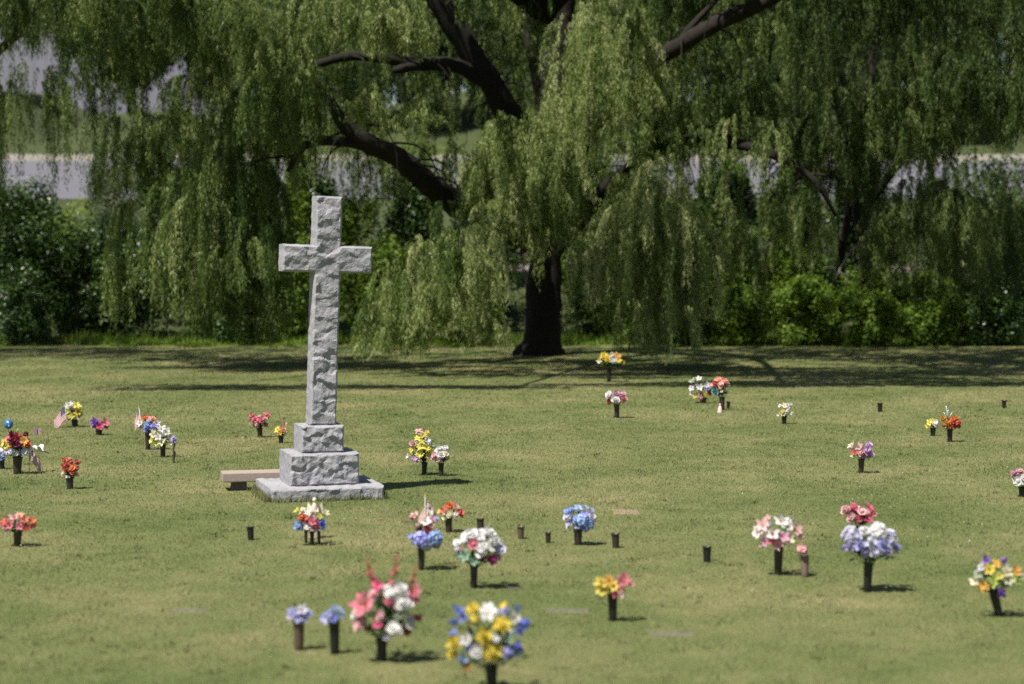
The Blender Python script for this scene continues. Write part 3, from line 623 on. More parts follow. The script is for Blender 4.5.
for (x, y, hh), s_ in zip(wood_pos, wl):
    o = empty('woodland_tree', (x, y, prof(x, y)), 'dark distant woodland tree on the hill, ' + s_, 'tree', 'woodland on the hill', rng.random() * 6.28)
    o.scale = (hh / 22 * 1.15,) * 2 + (hh / 22 * 1.25,)
    a = link('crown', wm, M['far_leaf'], o); b = link('trunk', tm, M['bark'], o)

hp = [(-21, 'behind the left curtain'), (-13.5, 'above the cross'), (-7, 'left of the willow limbs'), (-1, 'at the thick left limb'), (6, 'behind the willow trunk'), (12, 'above the long right limb'), (18.5, 'past the bare twigs'), (25, 'between both willows'), (31, 'behind the slim trunks'), (38, 'above the right end of the street'), (45, 'beyond the right edge')]
for i, (x, t_) in enumerate(hp):
    y = 176 + (i * 5 % 7); o = empty('roadside_tree', (x, y, prof(x, y)), 'dark bushy tree beyond the street, ' + t_, 'tree', 'trees on the far side of the street', i * 1.3)
    k = .55 + .12 * ((i * 3) % 4) / 3; o.scale = (k * .95, k * .95, k)
    link('crown', wm, M['far_leaf'], o); link('trunk', tm, M['bark'], o)

# ------------------------------------------------------------------ the granite cross
def rockface(u, v, seed, cell=.22):
    """Split-stone relief: tilted facets plus fine roughness, about -1..1."""
    u2 = u + .06 * mnoise.noise(Vector((u * 5, v * 5, seed + 9))); v2 = v + .06 * mnoise.noise(Vector((u * 5, v * 5, seed + 33)))
    best = []
    iu, iv = math.floor(u2 / cell), math.floor(v2 / cell)
    for a in (-1, 0, 1):
        for b in (-1, 0, 1):
            rr = random.Random((iu + a) * 7349 + (iv + b) * 9151 + int(seed * 100))
            cu = (iu + a + .15 + .7 * rr.random()) * cell; cv = (iv + b + .15 + .7 * rr.random()) * cell
            d = math.hypot((u2 - cu) * .8, v2 - cv); best.append((d, cu, cv, rr.random() * 2 - 1, rr.random() * 2 - 1, rr.random() * 2 - 1))
    best.sort(); h = 0; wsum = 0
    for (d, cu, cv, o, tu, tv) in best[:2]:
        wgt = math.exp(-(d - best[0][0]) / (.04 * cell / .22)); h += wgt * (.55 * o + 1.9 * tu * (u2 - cu) / cell * .22 * 1.6 + 2.5 * tv * (v2 - cv) / cell * .22 * 1.6); wsum += wgt
    h /= wsum
    return h + .20 * mnoise.noise(Vector((u * 14, v * 14, seed))) + -.0 + .09 * mnoise.noise(Vector((u * 34, v * 34, seed + 5)))
def stone(name, parts, depth, seed, amp, parent, res=.0165, side_amp=.006, loc=(0, 0, 0), margin=.035, cell=.22, ry=0.0):
    """A block of PARTS (rectangles x0,x1,z0,z1 making one outline), split-faced front and back, sawn sides."""
    x0 = min(p[0] for p in parts); x1 = max(p[1] for p in parts); z0 = min(p[2] for p in parts); z1 = max(p[3] for p in parts)
    def axis(bounds):
        bs = sorted(set(round(b, 5) for b in bounds)); out = []
        for a, b in zip(bs, bs[1:]):
            k = max(1, round((b - a) / res)); out += [a + (b - a) * i / k for i in range(k)]
        return out + [bs[-1]]
    ax = axis([p[0] for p in parts] + [p[1] for p in parts]); az = axis([p[2] for p in parts] + [p[3] for p in parts])
    inside = lambda x, z: any(p[0] < x < p[1] and p[2] < z < p[3] for p in parts)
    occ = {(i, j) for i in range(len(ax) - 1) for j in range(len(az) - 1) if inside((ax[i] + ax[i + 1]) / 2, (az[j] + az[j + 1]) / 2)}
    def edge(x, z):
        best = 0
        for p in parts:
            best = max(best, min(x - p[0], p[1] - x, z - p[2], p[3] - z))
        return best
    vid = {}; vs = []; fs = []; nd = max(2, int(depth / .06))
    def vert(i, j, k):                 # k = 0 front .. nd back
        key = (i, j, k)
        if key in vid: return vid[key]
        x, z = ax[i], az[j]; y = -depth / 2 + depth * k / nd
        e = edge(x, z); s = min(1, max(0, e / margin)); s = s * s * (3 - 2 * s)
        if k == 0: y -= s * amp * (.75 + rockface(x, z, seed, cell))
        if k == nd: y += s * amp * (.75 + rockface(x + 7, z, seed + 3, cell))
        q = Vector((x * 9, y * 9, z * 9 + seed)); j_ = side_amp
        x += j_ * mnoise.noise(q) * (1.5 if e < 1e-4 else .2); z += j_ * mnoise.noise(q + Vector((31, 7, 3))) * (1.5 if e < 1e-4 else .2)
        if e < 1e-4 and k in (0, nd):  # worn arrises
            y += (.006 + .007 * abs(mnoise.noise(q * 2.3))) * (1 if k == 0 else -1)
        vid[key] = len(vs); vs.append((x, y, z)); return vid[key]
    for (i, j) in occ:
        fs.append((vert(i, j, 0), vert(i + 1, j, 0), vert(i + 1, j + 1, 0), vert(i, j + 1, 0)))
        fs.append((vert(i, j, nd), vert(i, j + 1, nd), vert(i + 1, j + 1, nd), vert(i + 1, j, nd)))
        for (di, dj, a, b) in ((-1, 0, (i, j + 1), (i, j)), (1, 0, (i + 1, j), (i + 1, j + 1)), (0, -1, (i, j), (i + 1, j)), (0, 1, (i + 1, j + 1), (i, j + 1))):
            if (i + di, j + dj) in occ: continue
            for k in range(nd): fs.append((vert(*a, k), vert(*a, k + 1), vert(*b, k + 1), vert(*b, k)))
    b = MB(); b.add(vs, fs, False); o = b.build(name, M['granite'], parent); o.location = loc; o.rotation_euler.y = ry; return o
cc = gp(319, 495)
cross = empty('granite_cross', cc, 'tall grey rough-hewn granite cross on stepped blocks, standing on the lawn', 'monument', None, R(16))
stone('base_slab', [(-.95, .95, -.12, .22)], 1.60, 3.1, .040, cross, .02, .012)
stone('lower_block', [(-.585, .585, .2205, .75)], 1.0, 5.7, .042, cross, .0155, .006, cell=.12)
stone('upper_block', [(-.365, .365, .7505, 1.20)], .66, 8.2, .045, cross, .0155, .006, cell=.13)
ln = R(1.9)
stone('cross_body', [(-.225, .225, 0, 3.83), (-.76, .76, 2.56, 3.01)], .38, 1.3, .043, cross, .0165, .008, (.035, 0, 1.2), ry=ln, cell=.18)

# bench behind the cross
bc = gp(262, 489)
bench = empty('stone_bench', bc, 'low beige stone bench half hidden behind the base of the cross', 'bench', None, R(14))
b = MB(); nn = 30
sx0, sx1 = -.68, .62
b.add([(sx0, -.21, .155), (sx1, -.21, .155), (sx1, .21, .155), (sx0, .21, .155), (sx0 - .01, -.22, .17), (sx1 + .01, -.22, .17), (sx1 + .01, .22, .17), (sx0 - .01, .22, .17),
       (sx0 - .01, -.22, .30), (sx1 + .01, -.22, .30), (sx1 + .01, .22, .30), (sx0 - .01, .22, .30), (sx0, -.21, .315), (sx1, -.21, .315), (sx1, .21, .315), (sx0, .21, .315)],
      [(0, 3, 2, 1)] + [(a, (a + 1) % 4 + (a // 4) * 0, (a + 1) % 4 + 4, a + 4) for a in range(4)] + [(a + 4, (a + 1) % 4 + 4, (a + 1) % 4 + 8, a + 8) for a in range(4)] + [(a + 8, (a + 1) % 4 + 8, (a + 1) % 4 + 12, a + 12) for a in range(4)] + [(12, 13, 14, 15)], False)
b.build('seat', M['bench'], bench)
for x in (-.40, .36):
    b = MB(); b.add([(x - .14, -.15, -.1), (x + .14, -.15, -.1), (x + .14, .15, -.1), (x - .14, .15, -.1), (x - .12, -.13, .154), (x + .12, -.13, .154), (x + .12, .13, .154), (x - .12, .13, .154)],
                    [(0, 1, 5, 4), (1, 2, 6, 5), (2, 3, 7, 6), (3, 0, 4, 7), (4, 5, 6, 7)], False)
    b.build('leg', M['bench_leg'], bench)

# ------------------------------------------------------------------ flowers
def petal(L, Wd, cup, curl, pointed=.3, seg=4):
    """Petal along +X from the origin, facing +Z: returns verts, faces."""
    vs = []; fs = []
    for i in range(seg + 1):
        t = i / seg; wv = Wd * .5 * (math.sin(math.pi * min(t * .92 + .06, 1)) ** (.6 + pointed)); 
        ang = curl * t * t; x = L * t * math.cos(ang * .6); z = cup * L * t * t + L * math.sin(ang) * t * .5
        for s in (-1, 0, 1): vs.append(Vector((x, s * wv, z + abs(s) * wv * .25)))
    for i in range(seg):
        for s in (0, 1): fs.append((i * 3 + s, i * 3 + s + 1, (i + 1) * 3 + s + 1, (i + 1) * 3 + s))
    return vs, fs
def ring(b, n, L, Wd, tilt, z, cup, curl, pointed=.3, off=0.0, r0=0.0, rr=random):
    for k in range(n):
        vs, fs = petal(L * (.78 + .44 * rr.random()), Wd * (.8 + .35 * rr.random()), cup * rr.uniform(.3, 1.7), curl * rr.uniform(.3, 1.7), pointed)
        Mx = Matrix.Rotation(2 * math.pi * (k + off) / n + rr.uniform(-.22, .22), 4, 'Z') @ Matrix.Translation((r0, 0, z)) @ Matrix.Rotation(-(tilt + rr.uniform(-.3, .3)), 4, 'Y')
        b.add([Mx @ v for v in vs], fs)
_fm = {}
def flower_mesh(kind, variant):
    key = (kind, variant)
    if key in _fm: return _fm[key]
    rr = random.Random(variant * 17 + len(kind)); b = MB()
    if kind == 'rose':
        for (n, L, Wd, t, z) in ((5, .52, .54, .30, -.14), (5, .46, .50, .75, -.12), (4, .40, .44, 1.1, -.08)): ring(b, n, L, Wd, t, z, .25, -.3, -.1, rr.random(), 0, rr)
    elif kind == 'daisy':
        ring(b, 11, .5, .22, .2, 0, .1, -.3, .1, 0, .02, rr); ring(b, 9, .42, .2, .45, .02, .1, -.3, .1, .5, .02, rr)
    elif kind == 'lily':
        ring(b, 3, .55, .26, .5, 0, .35, -1.1, .5, 0, .01, rr); ring(b, 3, .55, .30, .55, .01, .35, -1.0, .5, .5, .01, rr)
    elif kind == 'mum':
        for (n, L, t) in ((12, .48, .05), (11, .48, .35), (10, .46, .65), (8, .44, .95), (6, .42, 1.25)): ring(b, n, L, .17, t, -.08, .2, .5, 0, rr.random(), 0, rr)
    elif kind == 'hydrangea':
        for i in range(34):
            z = 1 - 1.35 * (i + .5) / 34; a = i * 2.39996; r = math.sqrt(max(0, 1 - z * z)); d = Vector((r * math.cos(a), r * math.sin(a), z)); q = d.to_track_quat('Z', 'Y').to_matrix().to_4x4()
            for k in range(4):
                vs, fs = petal(.20, .18, .1, -.2, .1, 2); Mx = Matrix.Translation(d * (.30 + .2 * random.Random(i * 31 + variant).random())) @ q @ Matrix.Rotation(k * math.pi / 2 + rr.random(), 4, 'Z') @ Matrix.Rotation(-.25, 4, 'Y'); b.add([Mx @ v for v in vs], fs)
    elif kind == 'iris':
        ring(b, 4, .55, .36, 1.15, -.15, .2, .3, .2, 0, 0, rr); ring(b, 4, .46, .34, .3, -.1, .2, -1.0, .2, .5, 0, rr)
    elif kind == 'bud':
        ring(b, 5, .62, .34, 1.2, -.25, .1, .7, .3, 0, .03, rr)
    elif kind == 'gladiolus':
        for i in range(7):
            z = -.5 + i * .17; sc = 1 - .09 * i; q = Matrix.Translation((0, 0, z)) @ Matrix.Rotation(i * 2.1, 4, 'Z') @ Matrix.Rotation(1.0, 4, 'Y')
            for k in range(5):
                vs, fs = petal(.26 * sc, .17 * sc, .2, -.4, .2, 2); b.add([q @ Matrix.Rotation(k * 1.256, 4, 'Z') @ Matrix.Rotation(-.7, 4, 'Y') @ v for v in vs], fs)
    core = {'rose': (.28, -.04), 'mum': (.27, -.02), 'hydrangea': (.31, 0), 'iris': (.16, .05)}.get(kind)
    if core:
        r_, zc = core; b.lathe([(r_ * math.sin(a) + 1e-4, zc - r_ * math.cos(a)) for a in np.linspace(0, math.pi, 7)], 9)
    me = b.mesh('flower_' + kind); _fm[key] = me; return me
_fc = {}
def flower_obj(kind, colr, parent, pos, nrm, size):
    var = random.randrange(3); key = (kind, var, colr)
    if key not in _fc:
        me = flower_mesh(kind, var).copy(); me.materials.append(petalm(colr)); _fc[key] = me
    o = link('flower', _fc[key], None, parent); o.location = pos
    q = (Vector(nrm).to_track_quat('Z', 'Y').to_matrix().to_4x4() @ Matrix.Rotation(random.random() * 6.28, 4, 'Z'))
    if kind == 'gladiolus': q = Vector((nrm[0] * .5, nrm[1] * .3, 1)).to_track_quat('Z', 'Y').to_matrix().to_4x4()
    o.rotation_euler = q.to_euler(); o.scale = (size,) * 3
    if kind in ('daisy', 'lily') and size > .05:
        key = ('c', kind, colr)
        if key not in _fc:
            b = MB()
            if kind == 'daisy': b.lathe([(.001, .10), (.06, .09), (.10, .05), (.10, .0)], 10)
            else:
                for k in range(5): b.tube([(0, 0, 0), (.05 * math.cos(k * 1.25), .05 * math.sin(k * 1.25), .2), (.09 * math.cos(k * 1.25), .09 * math.sin(k * 1.25), .3)], [.012, .012, .02], 5)
            me = b.mesh('flower_centre'); me.materials.append(petalm('gold' if colr != 'yellow' else 'dkred')); _fc[key] = me
        link('flower_centre', _fc[key], None, o)
    return o
_vm = {}
def vase_mesh(hr, colr):
    key = (round(hr, 1), colr)
    if key in _vm: return _vm[key]
    b = MB(); h = hr                    # unit: top radius .5
    b.lathe([(.001, 0), (.36, 0), (.38, .02), (.40, h * .3), (.45, h * .75), (.47, h - .16), (.53, h - .13), (.54, h - .02), (.51, h), (.45, h - .02), (.43, h * .8), (.36, h * .45), (.001, h * .44)], 18)
    me = b.mesh('vase'); me.materials.append(M['v_' + colr]); _vm[key] = me; return me
def vase(px, base, top, wpx, colr, label, tilt=0.0, group='bronze and black grave vases on the lawn', name='grave_vase'):
    p = gp(px, base - 1); s = F / p.y; wd = wpx / s; h = (base - top) / s
    o = link(name, vase_mesh(round(max(h + .03, .08) / wd, 1), colr)); o.location = (p.x, p.y, -.03); o.scale = (wd, wd, wd); o.rotation_euler = (rng.normal(0, .03), tilt + rng.normal(0, .025), 0 if abs(tilt) > .02 else rng.random() * 6)
    return tag(o, label, 'vase', group)
BG = 'flower bouquets in the grave vases'
def bouquet(px, base, vtop, wpx, vcol, short, label, flowers, tilt=0.0, leaves=22, leafsize=1.0, make_vase=True, box=None, yoff=0.0):
    """FLOWERS: (x, y, size in pixels, kind, colour). SHORT names the bouquet in its vase's label."""
    p = gp(px, base - 1); s = F / p.y
    if make_vase: vase(px, base, vtop, wpx, vcol, ('tan' if vcol == 'tan' else 'brown' if vcol in ('brown', 'pot') else 'black' if vcol == 'black' else 'dark bronze') + ' grave vase holding the ' + short, tilt)
    zt = (base - vtop) / s; lx = math.tan(tilt) * zt
    root = empty('flower_bouquet', (p.x + lx, p.y, zt), label, 'bouquet', BG)
    fx = [f[0] for f in flowers]; fy = [f[1] for f in flowers]
    cx = (min(fx) + max(fx)) / 2; cy = (min(fy) * .4 + max(fy) * .6); hw = max((max(fx) - min(fx)) / 2, 4); hh = max((max(fy) - min(fy)) / 2, 4)
    px_ = px + lx * s; L = lambda x, y: Vector(((x - px_) / s, 0, (vtop - y) / s))
    rad = hw * .8 / s; tips = []
    for (x, y, sz, kind, colr) in flowers:
        q = L(x, y); rho2 = ((x - cx) / (hw * 1.15)) ** 2 + ((y - cy) / (hh * 1.3)) ** 2
        d = rad * math.sqrt(max(0.04, 1 - rho2)) * .9; q.y = -d + yoff
        nrm = Vector(((x - cx) / hw * .9, -.55 - .9 * math.sqrt(max(0, 1 - rho2)), .55 + .7 * (cy - y) / hh * .6)).normalized()
        flower_obj(kind, colr, root, q, nrm, sz / s * 1.28); tips.append(q)
    # the far side of the bouquet
    for (x, y, sz, kind, colr) in flowers[::2]:
        if kind == 'gladiolus': continue
        q = L(cx * 2 - x + random.uniform(-2, 2), min(max(y + random.uniform(1, 4), min(fy) + 3), max(fy))); q.y = rad * .75
        flower_obj(kind, colr, root, q, Vector((random.uniform(-.5, .5), .9, .5)), sz / s * .95); tips.append(q)
    b = MB(); o0 = Vector((0, 0, -min(.06, zt * .5)))
    for q in tips:
        m_ = (q + o0) * .5 + Vector((0, 0, .1 * q.z)); b.tube([o0, m_, q], [.004, .004, .003], 4, False)
    b.build('stems', M['fstem'], root)
    # leaves fanned between and under the flowers
    V = []; hwM = hw / s; top = (vtop - min(fy)) / s
    for i in range(int(leaves * 1.8)):
        a = random.random() * 6.28; el = random.uniform(.05, 1.25); rr_ = random.uniform(.35, .98)
        tip = Vector((math.cos(a) * math.cos(el) * hwM * rr_ * 1.1 + (cx - px_) / s * .8, math.sin(a) * math.cos(el) * rad * rr_, top * (.10 + .80 * math.sin(el)) * rr_ - .01))
        d = (tip - o0 * .3).normalized(); d = (d + Vector((random.uniform(-.4, .4), random.uniform(-.4, .4), random.uniform(-.7, .1)))).normalized()
        ll = leafsize * random.uniform(.5, 1.0) * (.055 + .36 * hwM); side = d.cross(Vector((random.uniform(-.5, .5), random.uniform(-.5, .5), 1))).normalized() * ll * .2
        V += [tip - d * ll * .5, tip - side, tip + d * ll * .5, tip + side]
    V = np.array([tuple(v) for v in V]); T = np.array([random.random() for _ in range(int(leaves * 1.8))])
    link('leaves', npmesh('leaves', V, 4, T), M['fleaf'], root)
    return root
def dome(x0, x1, y0, y1, n, size, kinds, colours, seed=0):
    """Flowers spread over a rounded bouquet."""
    rr = random.Random(seed * 77 + 3); out = []; cx, cy = (x0 + x1) / 2, y1
    for i in range(n * 30):
        if len(out) >= n: break
        x = rr.uniform(x0 + size * .4, x1 - size * .4); y = rr.uniform(y0 + size * .4, y1 - size * .3)
        if ((x - cx) / ((x1 - x0) / 2)) ** 2 + ((y - (y0 * .45 + y1 * .55)) / ((y1 - y0) * .56)) ** 2 > 1: continue
        if any(math.hypot(x - f[0], y - f[1]) < size * .55 for f in out): continue
        out.append((x, y, size * rr.uniform(.8, 1.15), rr.choice(kinds), rr.choice(colours)))
    return out
bq = bouquet
# left edge, front to back
bq(17, 547, 531, 9, 'bronze', 'coral bouquet by the left edge', 'drooping coral red and pink bouquet by the left edge of the lawn',
   [(9, 521, 9, 'lily', 'coral'), (16, 518, 10, 'lily', 'palepink'), (13, 525, 9, 'lily', 'pink'), (21, 517, 9, 'lily', 'peach'), (26, 520, 9, 'lily', 'coral'), (32, 521, 9, 'lily', 'orange'), (34, 526, 8, 'lily', 'coral'), (7, 526, 8, 'lily', 'pink'), (22, 525, 9, 'lily', 'pink'), (28, 527, 8, 'lily', 'red'), (10, 529, 7, 'lily', 'palepink'), (4, 523, 7, 'lily', 'coral')])
bq(70, 490, 478, 8, 'bronze', 'round orange bouquet', 'round orange bouquet edged with small cream flowers, alone left of the bench',
   dome(61, 80, 457, 474, 11, 7, ['mum', 'rose'], ['coral', 'orange', 'coral', 'peach'], 2) + [(64, 474, 5, 'rose', 'cream'), (77, 475, 4, 'rose', 'cream'), (68, 477, 4, 'rose', 'white')], leafsize=.9)
bq(17, 475, 458, 10, 'bronze', 'large dark red and yellow bouquet', 'large bouquet of dark red, yellow, orange and pale flowers beside a blue balloon',
   [(14, 435, 8, 'mum', 'dkred'), (19, 437, 8, 'mum', 'red'), (16, 442, 9, 'mum', 'dkred'), (21, 443, 8, 'rose', 'magenta'), (11, 438, 7, 'rose', 'pink'), (6, 443, 8, 'daisy', 'yellow'), (9, 446, 7, 'daisy', 'yellow'), (26, 441, 8, 'daisy', 'gold'), (29, 445, 7, 'rose', 'orange'), (13, 451, 7, 'rose', 'lavwhite'), (18, 453, 6, 'rose', 'white'), (26, 452, 7, 'rose', 'lavwhite'), (31, 449, 6, 'rose', 'white'), (19, 431, 5, 'bud', 'cream')], leaves=46, leafsize=1.3)
bq(2, 470, 460, 6, 'black', 'small blue and white bouquet', 'small blue and white bouquet at the left edge, under the blue balloon',
   [(0, 452, 7, 'rose', 'white'), (4, 454, 7, 'rose', 'lavwhite'), (2, 458, 7, 'rose', 'skyblue'), (-3, 456, 7, 'rose', 'skyblue')])
bq(75, 428, 420, 7, 'black', 'yellow and white daisy bouquet', 'yellow daisy bouquet with one white flower, beside a leaning flag',
   [(70, 407, 9, 'mum', 'white'), (77, 407, 9, 'daisy', 'lemon'), (66, 413, 9, 'daisy', 'lemon'), (73, 412, 6, 'bud', 'dkred'), (78, 413, 8, 'daisy', 'yellow'), (73, 417, 7, 'daisy', 'lemon'), (77, 420, 4, 'rose', 'white')])
bq(99, 436, 431, 7, 'bronze', 'purple and hot pink bouquet', 'low bouquet of one purple and two hot pink flowers',
   [(96, 423, 9, 'mum', 'purple'), (101, 427, 8, 'lily', 'hotpink'), (105, 424, 9, 'lily', 'pink'), (94, 427, 5, 'rose', 'lilac'), (106, 428, 6, 'lily', 'hotpink')], leaves=16, leafsize=1.3)
bq(148, 451, 431, 6, 'bronze', 'white, blue and orange bouquet below a flag', 'white and blue bouquet with orange flowers on top, under a small upright flag',
   [(146, 419, 7, 'rose', 'orange'), (153, 419, 6, 'rose', 'peach'), (142, 424, 7, 'lily', 'white'), (140, 427, 6, 'rose', 'palepink'), (148, 426, 7, 'mum', 'skyblue'), (153, 427, 7, 'mum', 'peri'), (157, 424, 7, 'lily', 'lavwhite'), (150, 421, 6, 'rose', 'lavwhite'), (147, 430, 6, 'mum', 'peri'), (157, 428, 5, 'rose', 'lav')])
bq(163, 458, 445, 6, 'black', 'cream white lily bouquet', 'cream and white lily bouquet beside a thin dark garden stake',
   [(162, 431, 9, 'lily', 'white'), (167, 433, 9, 'lily', 'white'), (155, 436, 9, 'lily', 'cream'), (153, 441, 8, 'lily', 'lemon'), (160, 437, 8, 'lily', 'white'), (171, 438, 8, 'lily', 'lavwhite'), (163, 442, 8, 'lily', 'cream'), (170, 443, 6, 'lily', 'white'), (158, 444, 6, 'lily', 'lemon')])
bq(260, 438, 429, 6, 'bronze', 'peach rosebud bouquet', 'bouquet of small peach and pink rosebuds with greenery, left of the cross shaft',
   dome(249, 271, 413, 427, 13, 5.2, ['rose', 'bud', 'rose'], ['palepink', 'peach', 'pink', 'palepink'], 5), leaves=36, leafsize=1.1)
bq(281, 444, 437, 5.5, 'black', 'small yellow bouquet close to the cross', 'small yellow and peach bouquet close behind the cross',
   [(278, 431, 6, 'daisy', 'yellow'), (283, 430, 6, 'rose', 'peach'), (280, 434, 5, 'daisy', 'gold'), (285, 433, 5, 'rose', 'cream')])
# front of the cross
bq(312, 546, 532, 5, 'black', 'bright mixed bouquet with a blue ball flower', 'bright mixed bouquet with blue, orange and pink flowers below the cross, before a pale figurine',
   [(300, 526, 12, 'mum', 'skyblue'), (303, 517, 9, 'rose', 'orange'), (307, 519, 7, 'rose', 'coral'), (313, 521, 11, 'lily', 'pink'), (317, 524, 8, 'rose', 'pink'), (308, 526, 6, 'rose', 'white'), (310, 529, 5, 'rose', 'white'), (322, 523, 9, 'mum', 'blue'), (298, 512, 7, 'lily', 'lemon'), (304, 511, 7, 'lily', 'cream'), (325, 514, 8, 'lily', 'cream'), (320, 516, 7, 'lily', 'lemon'), (314, 528, 7, 'rose', 'palepink'), (308, 513, 6, 'lily', 'white')])
vase(306, 544, 530, 3.5, 'black', 'narrow empty black cup just left of the bright mixed bouquet vase')
vase(319, 545, 532, 3.5, 'bronze', 'narrow empty brownish cup just right of the bright mixed bouquet vase')
bq(421, 571, 549, 7, 'bronze', 'blue hydrangea bouquet topped with flags', 'pale blue hydrangea bouquet with red and white flowers above it and flags on top',
   [(421, 538, 14, 'hydrangea', 'peri'), (434, 538, 14, 'hydrangea', 'skyblue'), (427, 545, 10, 'hydrangea', 'lavwhite'), (436, 544, 9, 'hydrangea', 'lav'), (412, 537, 7, 'rose', 'skyblue'), (416, 516, 10, 'lily', 'palepink'), (413, 518, 6, 'rose', 'coral'), (426, 522, 10, 'lily', 'white'), (431, 525, 8, 'lily', 'palepink'), (430, 514, 7, 'lily', 'white'), (428, 528, 7, 'rose', 'red'), (436, 519, 6, 'rose', 'lav')], leaves=30)
bq(449, 533, 518, 8, 'bronze', 'orange and cream bouquet', 'small orange and cream bouquet in a flared vase, right of the flag-topped hydrangeas',
   [(450, 507, 10, 'mum', 'orange'), (444, 511, 8, 'lily', 'coral'), (456, 508, 8, 'lily', 'palepink'), (460, 513, 8, 'rose', 'coral'), (450, 514, 8, 'rose', 'cream'), (445, 517, 6, 'rose', 'cream'), (455, 515, 6, 'rose', 'white'), (440, 512, 5, 'daisy', 'yellow')], leaves=14)
bq(474, 589, 566, 8.5, 'bronze', 'white rose bouquet with magenta flowers', 'white rose bouquet with pink and magenta flowers, an empty vase standing behind',
   [(471, 535, 15, 'rose', 'white'), (489, 533, 14, 'rose', 'white'), (494, 541, 15, 'rose', 'white'), (482, 546, 15, 'rose', 'white'), (499, 549, 13, 'rose', 'lavwhite'), (474, 543, 11, 'rose', 'pink'), (458, 543, 9, 'rose', 'white'), (492, 559, 11, 'mum', 'magenta'), (497, 556, 9, 'rose', 'mauve'), (466, 555, 12, 'lily', 'mint'), (475, 560, 9, 'lily', 'mint'), (481, 555, 6, 'rose', 'red'), (463, 549, 8, 'bud', 'palepink'), (480, 538, 10, 'rose', 'white')], leaves=34)
vase(481, 534, 519, 8, 'bronze', 'empty dark vase rising just behind the white rose bouquet')
vase(521, 540, 527, 7.5, 'brown', 'empty brown vase right of the white rose bouquet, taller of two neighbours')
vase(548, 544, 533, 6, 'bronze', 'small empty dark vase just left of the light blue bouquet')
bq(578, 546, 530, 9, 'bronze', 'light blue bouquet', 'rounded light blue silk bouquet with dark leaves below',
   dome(562, 594, 505, 529, 16, 9.5, ['hydrangea', 'rose', 'lily'], ['skyblue', 'skyblue', 'lavwhite', 'peri'], 8), leaves=30)
vase(616, 549, 534, 8.5, 'bronze', 'empty dark vase right of the light blue bouquet')
vase(707, 563, 547, 9, 'black', 'empty black vase alone between the light blue and the pink lily bouquets')
vase(251, 541, 527, 7.5, 'black', 'empty black vase alone below the bench')
vase(880, 413, 404, 5.5, 'black', 'empty dark cup alone near the tree shade, right of the pale yellow bouquet')
vase(1004, 409, 401, 5, 'black', 'empty dark cup farthest right, at the edge of the tree shade')
bq(613, 622, 594, 10.5, 'black', 'half yellow half pink lily bouquet', 'bouquet split into yellow lilies and pink lilies, in the open foreground',
   [(602, 583, 13, 'lily', 'yellow'), (609, 580, 13, 'lily', 'gold'), (605, 590, 12, 'lily', 'yellow'), (600, 590, 10, 'lily', 'lemon'), (613, 586, 10, 'lily', 'yellow'), (621, 581, 14, 'lily', 'pink'), (627, 584, 12, 'lily', 'pink'), (619, 590, 13, 'lily', 'palepink'), (615, 593, 9, 'lily', 'pink'), (624, 577, 9, 'lily', 'pink')], leaves=12)
bq(778, 576, 545, 10, 'bronze', 'white and pink lily bouquet', 'spreading white and pink lily bouquet in a tall dark vase',
   [(762, 526, 14, 'lily', 'palepink'), (757, 533, 13, 'lily', 'white'), (770, 533, 14, 'lily', 'white'), (779, 522, 14, 'lily', 'white'), (786, 526, 13, 'lily', 'white'), (772, 539, 13, 'lily', 'pink'), (764, 541, 12, 'lily', 'mauve'), (780, 535, 13, 'lily', 'mauve'), (793, 530, 13, 'lily', 'palepink'), (797, 536, 11, 'lily', 'palepink'), (786, 540, 12, 'lily', 'cream'), (776, 544, 10, 'lily', 'palepink'), (791, 521, 8, 'bud', 'lavwhite'), (767, 520, 9, 'lily', 'palepink')], leaves=20)
bq(805, 578, 556, 9.5, 'tan', 'single pink rose', 'single small pink rose in a tan vase beside the pink lily bouquet',
   [(801, 549, 11, 'rose', 'palepink'), (804, 551, 7, 'rose', 'pink'), (798, 552, 5, 'bud', 'palepink')], leaves=6)
bq(860, 541, 527, 7, 'black', 'pink bouquet behind the lavender one', 'pink and hot pink bouquet partly behind the big lavender one',
   [(846, 511, 11, 'rose', 'palepink'), (853, 509, 11, 'rose', 'pink'), (860, 511, 10, 'rose', 'palepink'), (868, 510, 11, 'lily', 'hotpink'), (866, 518, 10, 'lily', 'hotpink'), (850, 517, 9, 'rose', 'palepink'), (858, 519, 9, 'rose', 'pink'), (871, 514, 8, 'lily', 'pink')], leaves=36, leafsize=1.1)
bq(867, 593, 563, 10, 'black', 'big lavender and white bouquet', 'big lavender and white bouquet with drooping leaves in a black vase',
   [(850, 536, 15, 'hydrangea', 'lavwhite'), (848, 545, 14, 'iris', 'lav'), (858, 544, 14, 'iris', 'peri'), (856, 534, 12, 'iris', 'lavwhite'), (876, 532, 16, 'hydrangea', 'white'), (868, 541, 14, 'iris', 'lavwhite'), (880, 543, 15, 'iris', 'peri'), (889, 541, 13, 'iris', 'lavwhite'), (894, 547, 12, 'iris', 'peri'), (884, 551, 13, 'iris', 'lav'), (872, 551, 13, 'iris', 'lavwhite'), (864, 552, 11, 'iris', 'lav'), (886, 534, 10, 'iris', 'lav')], leaves=44, leafsize=1.25)
